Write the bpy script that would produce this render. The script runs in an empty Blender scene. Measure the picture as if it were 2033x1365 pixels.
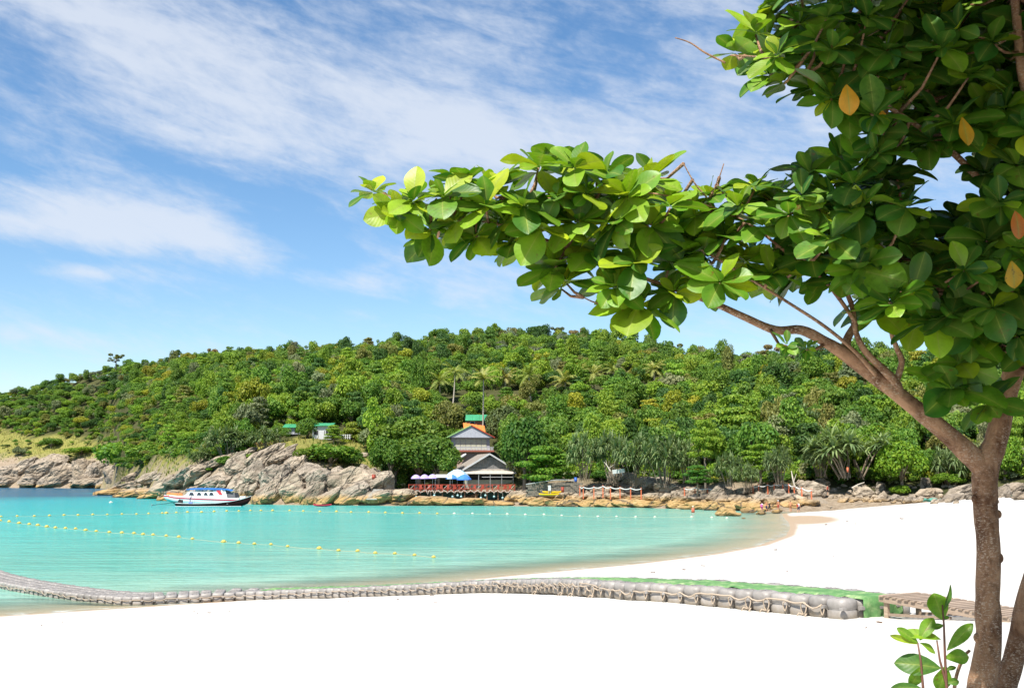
import bpy, bmesh, math, random
import numpy as np
from mathutils import Vector, Matrix, Quaternion, noise as mnoise

# ------------------------------------------------------------------ camera, sky, sun, exposure
SC = bpy.context.scene
COL = SC.collection
F, CX, CY, HOR = 2150.0, 1016.5, 682.5, 945.0
CAMZ = 5.7
TH = math.atan((HOR - CY) / F)
CT, ST = math.cos(TH), math.sin(TH)
cd = bpy.data.cameras.new('camera')
cam = bpy.data.objects.new('camera', cd); COL.objects.link(cam)
cam.location = (0, 0, CAMZ); cam.rotation_euler = (math.pi / 2 + TH, 0, 0)
cd.sensor_width = 36; cd.lens = 36 * F / 2033; cd.clip_start = 0.1; cd.clip_end = 30000
SC.camera = cam

SUN_EL, SUN_AZ = math.radians(56), math.radians(30)          # azimuth: left of straight behind the camera
SUN = Vector((-math.sin(SUN_AZ) * math.cos(SUN_EL), -math.cos(SUN_AZ) * math.cos(SUN_EL), math.sin(SUN_EL)))
sl = bpy.data.lights.new('sun', 'SUN'); sl.energy = 5.0; sl.angle = math.radians(0.5); sl.color = (1.0, 0.95, 0.86)
so = bpy.data.objects.new('sun', sl); COL.objects.link(so)
so.rotation_euler = SUN.to_track_quat('Z', 'Y').to_euler()

vs = SC.view_settings
vs.view_transform = 'Standard'; vs.look = 'None'; vs.gamma = 1; vs.use_curve_mapping = False
vs.exposure = 0.68
SC.cycles.max_bounces = 8; SC.cycles.transparent_max_bounces = 12
SC.cycles.sample_clamp_indirect = 6
SC.cycles.caustics_reflective = False; SC.cycles.caustics_refractive = False

W = bpy.data.worlds.new('World'); SC.world = W; W.use_nodes = True
def world():
    nt = W.node_tree; nt.nodes.clear()
    N = nt.nodes.new; L = nt.links.new
    def m(op, a, b=None, c=None, clamp=False):
        n = N('ShaderNodeMath'); n.operation = op; n.use_clamp = clamp
        for i, v in enumerate((a, b, c)):
            if v is None: continue
            if hasattr(v, 'links'): L(v, n.inputs[i])
            else: n.inputs[i].default_value = v
        return n.outputs[0]
    sky = N('ShaderNodeTexSky'); sky.sky_type = 'NISHITA'; sky.sun_disc = False
    sky.sun_elevation = SUN_EL; sky.sun_rotation = math.pi + SUN_AZ
    sky.altitude = 0; sky.air_density = 1.0; sky.dust_density = 0.25; sky.ozone_density = 2.2
    tc = N('ShaderNodeTexCoord'); sp = N('ShaderNodeSeparateXYZ'); L(tc.outputs['Generated'], sp.inputs[0])
    az = m('ARCTAN2', sp.outputs[0], sp.outputs[1]); el = m('ARCSINE', sp.outputs[2])
    cb = N('ShaderNodeCombineXYZ'); L(az, cb.inputs[0]); L(el, cb.inputs[1])
    V = cb.outputs[0]
    def tr(rot, sx, sy, lx=0, ly=0):           # rotate then scale
        a = N('ShaderNodeMapping'); a.vector_type = 'POINT'; L(V, a.inputs[0])
        a.inputs['Location'].default_value = (lx, ly, 0)
        b = N('ShaderNodeVectorRotate'); b.rotation_type = 'Z_AXIS'; L(a.outputs[0], b.inputs['Vector']); b.inputs['Angle'].default_value = math.radians(rot)
        c = N('ShaderNodeVectorMath'); c.operation = 'MULTIPLY'; L(b.outputs[0], c.inputs[0]); c.inputs[1].default_value = (sx, sy, 1)
        return c.outputs[0]
    def noise(vec, scale, det, rough, dist):
        n = N('ShaderNodeTexNoise'); L(vec, n.inputs['Vector']); n.inputs['Scale'].default_value = scale
        n.inputs['Detail'].default_value = det; n.inputs['Roughness'].default_value = rough; n.inputs['Distortion'].default_value = dist
        return n.outputs[0]
    def blob(px, py, wx, wy, rot, amp, pw=2.0):  # a cloud bank: place in the sky, half-widths, tilt
        a0, e0 = (px - CX) / F, (HOR - py) / F
        v = tr(rot, F / wx, F / wy, -a0, -e0)
        l = N('ShaderNodeVectorMath'); l.operation = 'LENGTH'; L(v, l.inputs[0])
        g = m('EXPONENT', m('MULTIPLY', m('POWER', l.outputs['Value'], pw), -1.0))
        return m('MULTIPLY', g, amp)
    banks = [(300, 240, 480, 190, 16, .36), (760, 220, 360, 105, 20, .30), (900, 235, 150, 45, 12, .20), (1180, 320, 460, 160, 8, .30),
             (330, 472, 270, 46, 10, .62), (70, 500, 190, 30, 2, .5), (120, 60, 330, 110, 20, .34), (1000, 60, 380, 90, 12, .20), (1420, 25, 120, 45, 10, .3),
             (690, 566, 100, 20, 6, .40), (200, 570, 95, 16, 0, .34), (960, 560, 190, 42, 4, .30), (1500, 660, 300, 60, 4, .2), (120, 690, 260, 22, 4, .22), (690, 635, 80, 16, 3, .22), (1700, 300, 420, 260, 5, .25),
             (330, 352, 120, 26, 10, -.30), (90, 395, 130, 26, 10, -.22), (60, 190, 130, 60, 10, -.25), (600, 470, 120, 70, 30, -.4), (480, 395, 120, 16, 10, -.14)]
    tot = None
    for b in banks:
        v = blob(*b); tot = v if tot is None else m('ADD', tot, v)
    # everywhere else the same thin cloud drifts on
    wide = noise(tr(8, 1.1, 3.0), 1.6, 3, .5, .3)
    out = m('SUBTRACT', 1.0, blob(1016, 480, 1900, 900, 0, 1.0, 6.0))
    upf = m('SMOOTH_MIN', m('MULTIPLY', el, 4.0, clamp=True), 1.0, .1)
    tot = m('ADD', tot, m('MULTIPLY', m('MULTIPLY', m('SUBTRACT', wide, .38), 1.6), m('MULTIPLY', out, upf)))
    n1 = noise(tr(14, 1.0, 2.6), 5.5, 9, .62, .55)
    n2 = noise(tr(14, 1.0, 4.2), 16, 6, .6, .5)
    n3 = noise(tr(22, 1.0, 1.7), 60, 4, .6, .2)
    nn = m('ADD', m('MULTIPLY', n1, .52), m('ADD', m('MULTIPLY', n2, .33), m('MULTIPLY', n3, .15)))
    dens = m('ADD', m('MULTIPLY', m('SUBTRACT', nn, .49), 1.75), tot)
    mr = N('ShaderNodeMapRange'); mr.interpolation_type = 'SMOOTHSTEP'; L(dens, mr.inputs[0])
    mr.inputs[1].default_value = .0; mr.inputs[2].default_value = .66; mr.inputs[3].default_value = 0; mr.inputs[4].default_value = .80
    # sky
    sat = N('ShaderNodeHueSaturation'); L(sky.outputs[0], sat.inputs['Color']); sat.inputs['Saturation'].default_value = 1.18; sat.inputs['Value'].default_value = 1.2
    sat.inputs['Hue'].default_value = .499
    mx = N('ShaderNodeMix'); mx.data_type = 'RGBA'; L(mr.outputs[0], mx.inputs[0]); L(sat.outputs[0], mx.inputs[6]); mx.inputs[7].default_value = (5.7, 6.1, 6.8, 1)
    bg = N('ShaderNodeBackground'); bg.inputs[1].default_value = 0.088; L(mx.outputs[2], bg.inputs[0])
    o = N('ShaderNodeOutputWorld'); L(bg.outputs[0], o.inputs[0])
world()

# ------------------------------------------------------------------ measuring helpers
def ray(px, py):
    u, v = (px - CX) / F, (CY - py) / F
    return np.array((u, CT - v * ST, ST + v * CT))
def at_y(px, py, Y):
    d = ray(px, py); t = Y / d[1]
    return Vector((d[0] * t, Y, CAMZ + d[2] * t))
def at_z(px, py, z):
    d = ray(px, py); t = (z - CAMZ) / d[2]
    return Vector((d[0] * t, d[1] * t, z))
def zy(py, Y):
    v = (CY - np.asarray(py, float)) / F
    return CAMZ + Y * (ST + v * CT) / (CT - v * ST)
def proj(x, y, z):
    f = y * CT + (z - CAMZ) * ST; u = -y * ST + (z - CAMZ) * CT
    return CX + F * x / f, CY - F * u / f
def px_of(x, y): return CX + F * x / (np.maximum(y, 1) * CT)
def x_of(px, Y): return (px - CX) / F * CT * Y

def lerp(a, b, t): return a + (b - a) * t
def ordn(n):
    w = 'first second third fourth fifth sixth seventh eighth ninth tenth eleventh twelfth'.split()
    if n <= len(w): return w[n - 1]
    return '%d%s' % (n, 'th' if 10 <= n % 100 <= 20 else {1: 'st', 2: 'nd', 3: 'rd'}.get(n % 10, 'th'))

_tab = np.random.RandomState(5).rand(256, 256).astype(np.float32)
def vnoise(x, y):
    x = np.asarray(x, float); y = np.asarray(y, float)
    xi, yi = np.floor(x).astype(int), np.floor(y).astype(int); fx, fy = x - xi, y - yi
    fx = fx * fx * (3 - 2 * fx); fy = fy * fy * (3 - 2 * fy)
    g = lambda i, j: _tab[i & 255, j & 255]
    return lerp(lerp(g(xi, yi), g(xi + 1, yi), fx), lerp(g(xi, yi + 1), g(xi + 1, yi + 1), fx), fy) - .5
def fbm(x, y, o=4):
    s, a = 0, 1
    for i in range(o): s = s + a * vnoise(x * 2 ** i + 17.3 * i, y * 2 ** i + 9.1 * i); a *= .5
    return s

# ------------------------------------------------------------------ object helpers
def tag(o, label=None, cat=None, group=None, kind=None):
    if label: o['label'] = label
    if cat: o['category'] = cat
    if group: o['group'] = group
    if kind: o['kind'] = kind
    return o
def empty(name, loc, rz=0, label=None, cat=None, group=None):
    o = bpy.data.objects.new(name, None); COL.objects.link(o); o.empty_display_size = .2
    o.location = loc; o.rotation_euler = (0, 0, rz)
    return tag(o, label, cat, group)
def link(name, me, parent=None, loc=None):
    o = bpy.data.objects.new(name, me); COL.objects.link(o)
    if parent: o.parent = parent
    if loc is not None: o.location = loc
    return o
def np_mesh(name, V, Fc, mats, smooth=False, cols=None, midx=None, attrs=None):
    """V (n,3); Fc (m,k) all the same k"""
    me = bpy.data.meshes.new(name); V = np.asarray(V, np.float32); Fc = np.asarray(Fc, np.int32)
    m, k = Fc.shape
    me.vertices.add(len(V)); me.vertices.foreach_set('co', V.ravel())
    me.loops.add(m * k); me.loops.foreach_set('vertex_index', Fc.ravel())
    me.polygons.add(m); me.polygons.foreach_set('loop_start', np.arange(0, m * k, k, dtype=np.int32))
    for mt in (mats if isinstance(mats, (list, tuple)) else [mats]): me.materials.append(mt)
    if midx is not None: me.polygons.foreach_set('material_index', np.asarray(midx, np.int32))
    me.polygons.foreach_set('use_smooth', np.full(m, smooth))
    if cols is not None:
        a = me.color_attributes.new('tint', 'FLOAT_COLOR', 'POINT')
        c = np.ones((len(V), 4), np.float32); c[:, :3] = cols; a.data.foreach_set('color', c.ravel())
    for nm, arr in (attrs or {}).items():
        a = me.attributes.new(nm, 'FLOAT', 'POINT'); a.data.foreach_set('value', np.asarray(arr, np.float32))
    me.update(calc_edges=True); me.validate()
    return me
class MB:
    """collects shapes, builds ONE mesh object"""
    def __init__(s): s.v = []; s.f = []; s.m = []; s.sm = []; s.cur = 0; s.smooth = False
    def add(s, V, Fs):
        b = len(s.v); s.v += [tuple(map(float, p)) for p in V]
        for f in Fs: s.f.append([b + i for i in f]); s.m.append(s.cur); s.sm.append(s.smooth)
        return s
    def box(s, c, size, rot=None, top=1.0):
        hx, hy, hz = size[0] / 2, size[1] / 2, size[2] / 2
        P = [Vector((x * hx * (top if z > 0 else 1), y * hy * (top if z > 0 else 1), z * hz)) for z in (-1, 1) for x, y in ((-1, -1), (1, -1), (1, 1), (-1, 1))]
        if rot is not None: P = [rot @ p for p in P]
        c = Vector(c); P = [p + c for p in P]
        return s.add(P, [(3, 2, 1, 0), (4, 5, 6, 7), (0, 1, 5, 4), (1, 2, 6, 5), (2, 3, 7, 6), (3, 0, 4, 7)])
    def beam(s, a, b, w, h=None, up=(0, 0, 1)):
        a, b = Vector(a), Vector(b); h = h or w; d = (b - a)
        if d.length < 1e-6: return s
        d.normalize(); u = Vector(up)
        if abs(d.dot(u)) > .98: u = Vector((0, 1, 0))
        r = d.cross(u).normalized(); u = r.cross(d)
        P = [p + r * x * w / 2 + u * z * h / 2 for p in (a, b) for x, z in ((-1, -1), (1, -1), (1, 1), (-1, 1))]
        return s.add(P, [(0, 1, 2, 3), (7, 6, 5, 4), (4, 5, 1, 0), (5, 6, 2, 1), (6, 7, 3, 2), (7, 4, 0, 3)])
    def tube(s, pts, rad, n=8, cap=True):
        pts = [Vector(p) for p in pts]; k = len(pts)
        if not hasattr(rad, '__len__'): rad = [rad] * k
        t0 = (pts[1] - pts[0]).normalized(); u = t0.orthogonal().normalized(); V = []
        for i, p in enumerate(pts):
            t = (pts[min(i + 1, k - 1)] - pts[max(i - 1, 0)]).normalized()
            u = (u - t * u.dot(t)); u = u.normalized() if u.length > 1e-5 else t.orthogonal().normalized()
            w = t.cross(u)
            V += [p + (u * math.cos(2 * math.pi * j / n) + w * math.sin(2 * math.pi * j / n)) * rad[i] for j in range(n)]
        Fs = [(i * n + j, i * n + (j + 1) % n, (i + 1) * n + (j + 1) % n, (i + 1) * n + j) for i in range(k - 1) for j in range(n)]
        if cap: Fs += [tuple(reversed(range(n))), tuple(range((k - 1) * n, k * n))]
        return s.add(V, Fs)
    def ball(s, c, r, n=10, m=6, sz=1.0):
        c = Vector(c); V = [c + Vector((0, 0, -r * sz))]
        for i in range(1, m):
            a = -math.pi / 2 + math.pi * i / m
            V += [c + Vector((r * math.cos(a) * math.cos(2 * math.pi * j / n), r * math.cos(a) * math.sin(2 * math.pi * j / n), r * sz * math.sin(a))) for j in range(n)]
        V.append(c + Vector((0, 0, r * sz))); Fs = [(0, 1 + (j + 1) % n, 1 + j) for j in range(n)]
        for i in range(m - 2): Fs += [(1 + i * n + j, 1 + i * n + (j + 1) % n, 1 + (i + 1) * n + (j + 1) % n, 1 + (i + 1) * n + j) for j in range(n)]
        b = 1 + (m - 2) * n; Fs += [(b + j, b + (j + 1) % n, len(V) - 1) for j in range(n)]
        return s.add(V, Fs)
    def poly(s, P, t=(0, 0, 0)):
        """polygon with thickness vector t"""
        P = [Vector(p) for p in P]; n = len(P); t = Vector(t)
        if t.length == 0: return s.add(P, [tuple(range(n))])
        return s.add(P + [p + t for p in P], [tuple(reversed(range(n))), tuple(range(n, 2 * n))] + [(i, (i + 1) % n, n + (i + 1) % n, n + i) for i in range(n)])
    def loft(s, rings, closed=False, ends=False):
        n = len(rings[0]); V = [p for r in rings for p in r]; e = n if closed else n - 1
        Fs = [(i * n + j, i * n + (j + 1) % n, (i + 1) * n + (j + 1) % n, (i + 1) * n + j) for i in range(len(rings) - 1) for j in range(e)]
        if ends: Fs += [tuple(reversed(range(n))), tuple(range((len(rings) - 1) * n, len(rings) * n))]
        return s.add(V, Fs)
    def mesh(s, name, mats):
        me = bpy.data.meshes.new(name); me.from_pydata(s.v, [], s.f)
        for mt in (mats if isinstance(mats, (list, tuple)) else [mats]): me.materials.append(mt)
        me.polygons.foreach_set('material_index', s.m); me.polygons.foreach_set('use_smooth', s.sm)
        me.update(); return me
    def build(s, name, mats, parent=None, loc=None): return link(name, s.mesh(name, mats), parent, loc)

# ------------------------------------------------------------------ materials
def nodes(name):
    m = bpy.data.materials.new(name); m.use_nodes = True; nt = m.node_tree
    b = nt.nodes['Principled BSDF']; o = nt.nodes['Material Output']
    return m, nt, b, o, nt.nodes.new, nt.links.new
def ramp(N, stops):
    r = N('ShaderNodeValToRGB'); e = r.color_ramp.elements
    while len(e) < len(stops): e.new(.5)
    for i, (p, c) in enumerate(stops): e[i].position = p; e[i].color = (*c, 1)
    return r
def noise_n(N, L, vec, scale, det=5, rough=.55, dist=0.0):
    n = N('ShaderNodeTexNoise'); n.inputs['Scale'].default_value = scale; n.inputs['Detail'].default_value = det
    n.inputs['Roughness'].default_value = rough; n.inputs['Distortion'].default_value = dist
    if vec is not None: L(vec, n.inputs['Vector'])
    return n
def scaled(N, L, vec, s, rot=(0, 0, 0)):
    mp = N('ShaderNodeMapping'); L(vec, mp.inputs[0]); mp.inputs['Scale'].default_value = s; mp.inputs['Rotation'].default_value = rot
    return mp.outputs[0]
def mixc(N, L, f, a, b, mode='MIX'):
    n = N('ShaderNodeMix'); n.data_type = 'RGBA'; n.blend_type = mode
    for i, v in ((0, f), (6, a), (7, b)):
        if hasattr(v, 'links'): L(v, n.inputs[i])
        elif i == 0: n.inputs[0].default_value = v
        else: n.inputs[i].default_value = (*v, 1)
    return n.outputs[2]
def maprange(N, L, v, a, b, c=0, d=1):
    n = N('ShaderNodeMapRange'); L(v, n.inputs[0])
    for i, q in enumerate((a, b, c, d)): n.inputs[i + 1].default_value = q
    return n.outputs[0]
def bump(N, L, h, strength, dist, b):
    n = N('ShaderNodeBump'); n.inputs['Strength'].default_value = strength; n.inputs['Distance'].default_value = dist
    L(h, n.inputs['Height']); L(n.outputs[0], b.inputs['Normal']); return n
_mc = {}
def paint(name, c, rough=.6, var=.18, scale=3.0, metal=0, spec=.4):
    """plain surface with slight mottling and grime"""
    if name in _mc: return _mc[name]
    m, nt, b, o, N, L = nodes(name)
    tc = N('ShaderNodeTexCoord')
    n = noise_n(N, L, tc.outputs['Object'], scale, 6, .65)
    r = ramp(N, [(.3, tuple(x * (1 - var) for x in c)), (.7, tuple(min(x * (1 + var * .6), 1) for x in c))]); L(n.outputs[0], r.inputs[0])
    L(r.outputs[0], b.inputs['Base Color']); b.inputs['Roughness'].default_value = rough; b.inputs['Metallic'].default_value = metal
    b.inputs['Specular IOR Level'].default_value = spec
    bump(N, L, n.outputs[0], .15, .02, b)
    _mc[name] = m; return m

def mat_rock():
    m, nt, b, o, N, L = nodes('granite_rock')
    g = N('ShaderNodeNewGeometry'); P = g.outputs['Position']
    oi = N('ShaderNodeObjectInfo')
    sx = scaled(N, L, P, (1, 1, 1), (0, math.radians(35), 0))
    n1 = noise_n(N, L, P, .16, 6, .6); n2 = noise_n(N, L, scaled(N, L, sx, (.25, .4, 1.3)), 1.1, 8, .68, .6); n3 = noise_n(N, L, P, 3.5, 6, .7)
    base = ramp(N, [(.25, (.20, .162, .12)), (.45, (.35, .285, .215)), (.6, (.46, .38, .285)), (.8, (.51, .38, .25))]); L(n1.outputs[0], base.inputs[0])
    c = mixc(N, L, oi.outputs['Random'], base.outputs[0], (.47, .44, .40))
    c = mixc(N, L, .30, base.outputs[0], c)
    st = ramp(N, [(.33, (.16, .14, .125)), (.45, (.64, .61, .57)), (.58, (1.0, .98, .95)), (.75, (1.25, 1.18, 1.08))]); L(n2.outputs[0], st.inputs[0])
    c = mixc(N, L, .9, c, st.outputs[0], 'MULTIPLY')
    sp = N('ShaderNodeSeparateXYZ'); L(P, sp.inputs[0])
    zn = N('ShaderNodeMath'); zn.operation = 'MULTIPLY_ADD'; L(n1.outputs[0], zn.inputs[0]); zn.inputs[1].default_value = -2.4; L(sp.outputs[2], zn.inputs[2])
    # tide-stained band: rusty brown near the water, dark algae at the very foot
    tide = maprange(N, L, zn.outputs[0], .1, 1.1, 1, 0)
    stain = ramp(N, [(.3, (.20, .13, .06)), (.5, (.42, .27, .11)), (.7, (.52, .36, .18))]); L(n2.outputs[0], stain.inputs[0])
    c = mixc(N, L, tide, c, stain.outputs[0])
    wet = maprange(N, L, zn.outputs[0], -1.15, -.75, .75, 0)
    c = mixc(N, L, wet, c, (.07, .055, .03))
    # cracks
    vo = N('ShaderNodeTexVoronoi'); vo.feature = 'DISTANCE_TO_EDGE'; vo.inputs['Scale'].default_value = .20
    wv = N('ShaderNodeVectorMath'); wv.operation = 'MULTIPLY_ADD'; L(n1.outputs['Color'], wv.inputs[0]); wv.inputs[1].default_value = (3, 3, 3); L(scaled(N, L, sx, (.5, 1, 1.5)), wv.inputs[2])
    L(wv.outputs[0], vo.inputs['Vector'])
    ck = maprange(N, L, vo.outputs['Distance'], .0, .035, 0, 1)
    c = mixc(N, L, ck, (.09, .075, .06), c)
    L(c, b.inputs['Base Color']); b.inputs['Roughness'].default_value = .85; b.inputs['Specular IOR Level'].default_value = .25
    h = N('ShaderNodeMath'); h.operation = 'MULTIPLY_ADD'; L(n2.outputs[0], h.inputs[0]); h.inputs[1].default_value = 1.6; L(n3.outputs[0], h.inputs[2])
    h2 = N('ShaderNodeMath'); h2.operation = 'MULTIPLY_ADD'; L(ck, h2.inputs[0]); h2.inputs[1].default_value = .8; L(h.outputs[0], h2.inputs[2])
    bump(N, L, h2.outputs[0], .6, .45, b)
    return m
ROCK = mat_rock()

def mat_sand():
    m, nt, b, o, N, L = nodes('white_sand')
    g = N('ShaderNodeNewGeometry'); P = g.outputs['Position']
    at = N('ShaderNodeAttribute'); at.attribute_name = 'wet'
    n1 = noise_n(N, L, P, .5, 6, .6); n2 = noise_n(N, L, P, 7, 6, .7); n3 = noise_n(N, L, P, 60, 3, .7)
    r = ramp(N, [(.3, (.55, .525, .48)), (.7, (.64, .62, .58))]); L(n1.outputs[0], r.inputs[0])
    w = ramp(N, [(.3, (.36, .25, .15)), (.7, (.48, .36, .245))]); L(n2.outputs[0], w.inputs[0])
    a = N('ShaderNodeMath'); a.operation = 'MULTIPLY_ADD'; L(n1.outputs[0], a.inputs[0]); a.inputs[1].default_value = .5; L(at.outputs['Fac'], a.inputs[2])
    f = maprange(N, L, a.outputs[0], .45, .85, 0, 1)
    c = mixc(N, L, f, r.outputs[0], w.outputs[0])
    L(c, b.inputs['Base Color']); L(maprange(N, L, f, 0, 1, .95, .45), b.inputs['Roughness'])
    b.inputs['Specular IOR Level'].default_value = .2
    h = N('ShaderNodeMath'); h.operation = 'MULTIPLY_ADD'; L(n2.outputs[0], h.inputs[0]); h.inputs[1].default_value = 3; L(n3.outputs[0], h.inputs[2])
    bump(N, L, h.outputs[0], .35, .03, b)
    return m
SAND = mat_sand()

def mat_water():
    m, nt, b, o, N, L = nodes('sea_water')
    g = N('ShaderNodeNewGeometry'); P = g.outputs['Position']
    at = N('ShaderNodeAttribute'); at.attribute_name = 'depth'
    n0 = noise_n(N, L, scaled(N, L, P, (.25, 1, 1)), .10, 5, .6, .3)
    n1 = noise_n(N, L, scaled(N, L, P, (.22, 1, 1), (0, 0, .12)), .55, 5, .6, .4)
    n2 = noise_n(N, L, scaled(N, L, P, (.35, 1, 1), (0, 0, -.1)), 2.4, 4, .6, .3)
    d = N('ShaderNodeMath'); d.operation = 'MULTIPLY_ADD'; L(n0.outputs[0], d.inputs[0]); d.inputs[1].default_value = .9
    d2 = N('ShaderNodeMath'); d2.operation = 'ADD'; L(at.outputs['Fac'], d2.inputs[0]); d2.inputs[1].default_value = -.45; L(d2.outputs[0], d.inputs[2])
    dd = N('ShaderNodeMath'); dd.operation = 'MAXIMUM'; L(d.outputs[0], dd.inputs[0]); dd.inputs[1].default_value = 0
    t = maprange(N, L, dd.outputs[0], 0, 10)
    cr = ramp(N, [(0, (.46, .54, .42)), (.03, (.27, .46, .36)), (.09, (.11, .37, .305)), (.20, (.052, .385, .35)), (.32, (.01, .35, .36)), (.43, (.006, .33, .37)), (.62, (.004, .10, .19))])
    L(t, cr.inputs[0])
    stk = ramp(N, [(.34, (.62, .73, .74)), (.50, (1, 1, 1)), (.64, (1.32, 1.16, 1.15))]); sa = N('ShaderNodeMath'); sa.operation = 'MULTIPLY_ADD'; L(n2.outputs[0], sa.inputs[0]); sa.inputs[1].default_value = .45; sb = N('ShaderNodeMath'); sb.operation = 'MULTIPLY'; L(n1.outputs[0], sb.inputs[0]); sb.inputs[1].default_value = .55; L(sb.outputs[0], sa.inputs[2]); L(sa.outputs[0], stk.inputs[0])
    c = mixc(N, L, .8, cr.outputs[0], stk.outputs[0], 'MULTIPLY')
    n4 = noise_n(N, L, scaled(N, L, P, (.5, 1, 1)), 1.3, 6, .7, .6)
    fo = N('ShaderNodeMath'); fo.operation = 'MULTIPLY'; L(maprange(N, L, at.outputs['Fac'], .015, .075, 1, 0), fo.inputs[0]); L(maprange(N, L, n4.outputs[0], .46, .58, 0, .85), fo.inputs[1])
    c = mixc(N, L, fo.outputs[0], c, (.66, .66, .63))                                     # thin broken foam where the water runs out on the sand
    L(c, b.inputs['Base Color']); b.inputs['Roughness'].default_value = .16; b.inputs['IOR'].default_value = 1.33; b.inputs['Specular IOR Level'].default_value = .16
    h = N('ShaderNodeMath'); h.operation = 'MULTIPLY_ADD'; L(n1.outputs[0], h.inputs[0]); h.inputs[1].default_value = 2.2; L(n2.outputs[0], h.inputs[2])
    bump(N, L, h.outputs[0], .75, .35, b)
    tr = N('ShaderNodeBsdfTransparent'); tr.inputs[0].default_value = (.93, .98, .96, 1)
    mxx = N('ShaderNodeMath'); mxx.operation = 'MAXIMUM'; L(maprange(N, L, at.outputs['Fac'], .0, .42, .03, 1), mxx.inputs[0]); L(fo.outputs[0], mxx.inputs[1]); ms = N('ShaderNodeMixShader'); L(mxx.outputs[0], ms.inputs[0]); L(tr.outputs[0], ms.inputs[1]); L(b.outputs[0], ms.inputs[2]); L(ms.outputs[0], o.inputs[0])
    return m
WATER = mat_water()

def mat_hill():
    m, nt, b, o, N, L = nodes('hill_soil')
    g = N('ShaderNodeNewGeometry'); P = g.outputs['Position']
    at = N('ShaderNodeAttribute'); at.attribute_name = 'rocky'
    ag = N('ShaderNodeAttribute'); ag.attribute_name = 'grassy'
    n1 = noise_n(N, L, P, .25, 6, .65); n2 = noise_n(N, L, P, 1.2, 6, .7)
    soil = ramp(N, [(.3, (.05, .055, .022)), (.7, (.10, .10, .04))]); L(n1.outputs[0], soil.inputs[0])
    gr = ramp(N, [(.3, (.15, .17, .035)), (.55, (.27, .25, .07)), (.75, (.38, .30, .12))]); L(n2.outputs[0], gr.inputs[0])
    rk = ramp(N, [(.3, (.22, .165, .11)), (.7, (.42, .335, .245))]); L(n2.outputs[0], rk.inputs[0])
    c = mixc(N, L, ag.outputs['Fac'], soil.outputs[0], gr.outputs[0]); c = mixc(N, L, at.outputs['Fac'], c, rk.outputs[0])
    L(c, b.inputs['Base Color']); b.inputs['Roughness'].default_value = .95; b.inputs['Specular IOR Level'].default_value = .1
    bump(N, L, n2.outputs[0], .9, .8, b)
    return m
HILL = mat_hill()

def mat_foliage(name, src, transl=.30, gloss=.45, veins=False):
    """src: 'OBJ' colour from the object, 'ATT' from the mesh"""
    m, nt, b, o, N, L = nodes(name)
    if src == 'INS':
        a = N('ShaderNodeAttribute'); a.attribute_type = 'INSTANCER'; a.attribute_name = 'tint'; q = a.outputs['Color']
    elif src == 'OBJ': q = N('ShaderNodeObjectInfo').outputs['Color']
    else:
        a = N('ShaderNodeAttribute'); a.attribute_name = 'tint'; q = a.outputs['Color']
    g = N('ShaderNodeNewGeometry')
    rv = N('ShaderNodeHueSaturation'); L(q, rv.inputs['Color'])
    L(maprange(N, L, g.outputs['Random Per Island'], 0, 1, .72, 1.32), rv.inputs['Value'])
    L(maprange(N, L, g.outputs['Random Per Island'], 0, 1, .52, .475), rv.inputs['Hue'])
    c = rv.outputs[0]
    if veins:
        uv = N('ShaderNodeAttribute'); uv.attribute_name = 'vein'
        c = mixc(N, L, uv.outputs['Fac'], c, (.30, .36, .08))
        tc = N('ShaderNodeTexCoord'); n = noise_n(N, L, tc.outputs['Object'], 9, 4, .6)
        mt = ramp(N, [(.35, (.80, .82, .75)), (.65, (1.12, 1.1, 1.0))]); L(n.outputs[0], mt.inputs[0]); c = mixc(N, L, 1.0, c, mt.outputs[0], 'MULTIPLY')
        rb = N('ShaderNodeAttribute'); rb.attribute_name = 'rib'
        wv = N('ShaderNodeMath'); wv.operation = 'SINE'; L(rb.outputs['Fac'], wv.inputs[0])
        bump(N, L, wv.outputs[0], .04, .01, b)
        n5 = noise_n(N, L, g.outputs['Position'], 26, 4, .6); n6 = noise_n(N, L, g.outputs['Position'], 3, 2, .5); sp_ = N('ShaderNodeMath'); sp_.operation = 'MULTIPLY'; L(maprange(N, L, n5.outputs[0], .60, .68, 0, 1), sp_.inputs[0]); L(maprange(N, L, n6.outputs[0], .5, .62, 0, .8), sp_.inputs[1]); c = mixc(N, L, sp_.outputs[0], c, (.16, .075, .02))
    L(c, b.inputs['Base Color']); b.inputs['Roughness'].default_value = gloss; b.inputs['Specular IOR Level'].default_value = .45 if veins else .25
    t = N('ShaderNodeBsdfTranslucent'); tc2 = mixc(N, L, 1.0, c, (1.25, 1.3, .5), 'MULTIPLY'); L(tc2, t.inputs[0])
    ms = N('ShaderNodeMixShader'); ms.inputs[0].default_value = transl; L(b.outputs[0], ms.inputs[1]); L(t.outputs[0], ms.inputs[2]); L(ms.outputs[0], o.inputs[0])
    return m
FOL_O = mat_foliage('foliage', 'OBJ', .32, .55)
FOL_I = mat_foliage('foliage_forest', 'INS', .32, .55)
FOL_A = mat_foliage('foliage_mass', 'ATT', .32, .55)
LEAF = mat_foliage('almond_leaf', 'ATT', .30, .44, True)

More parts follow.
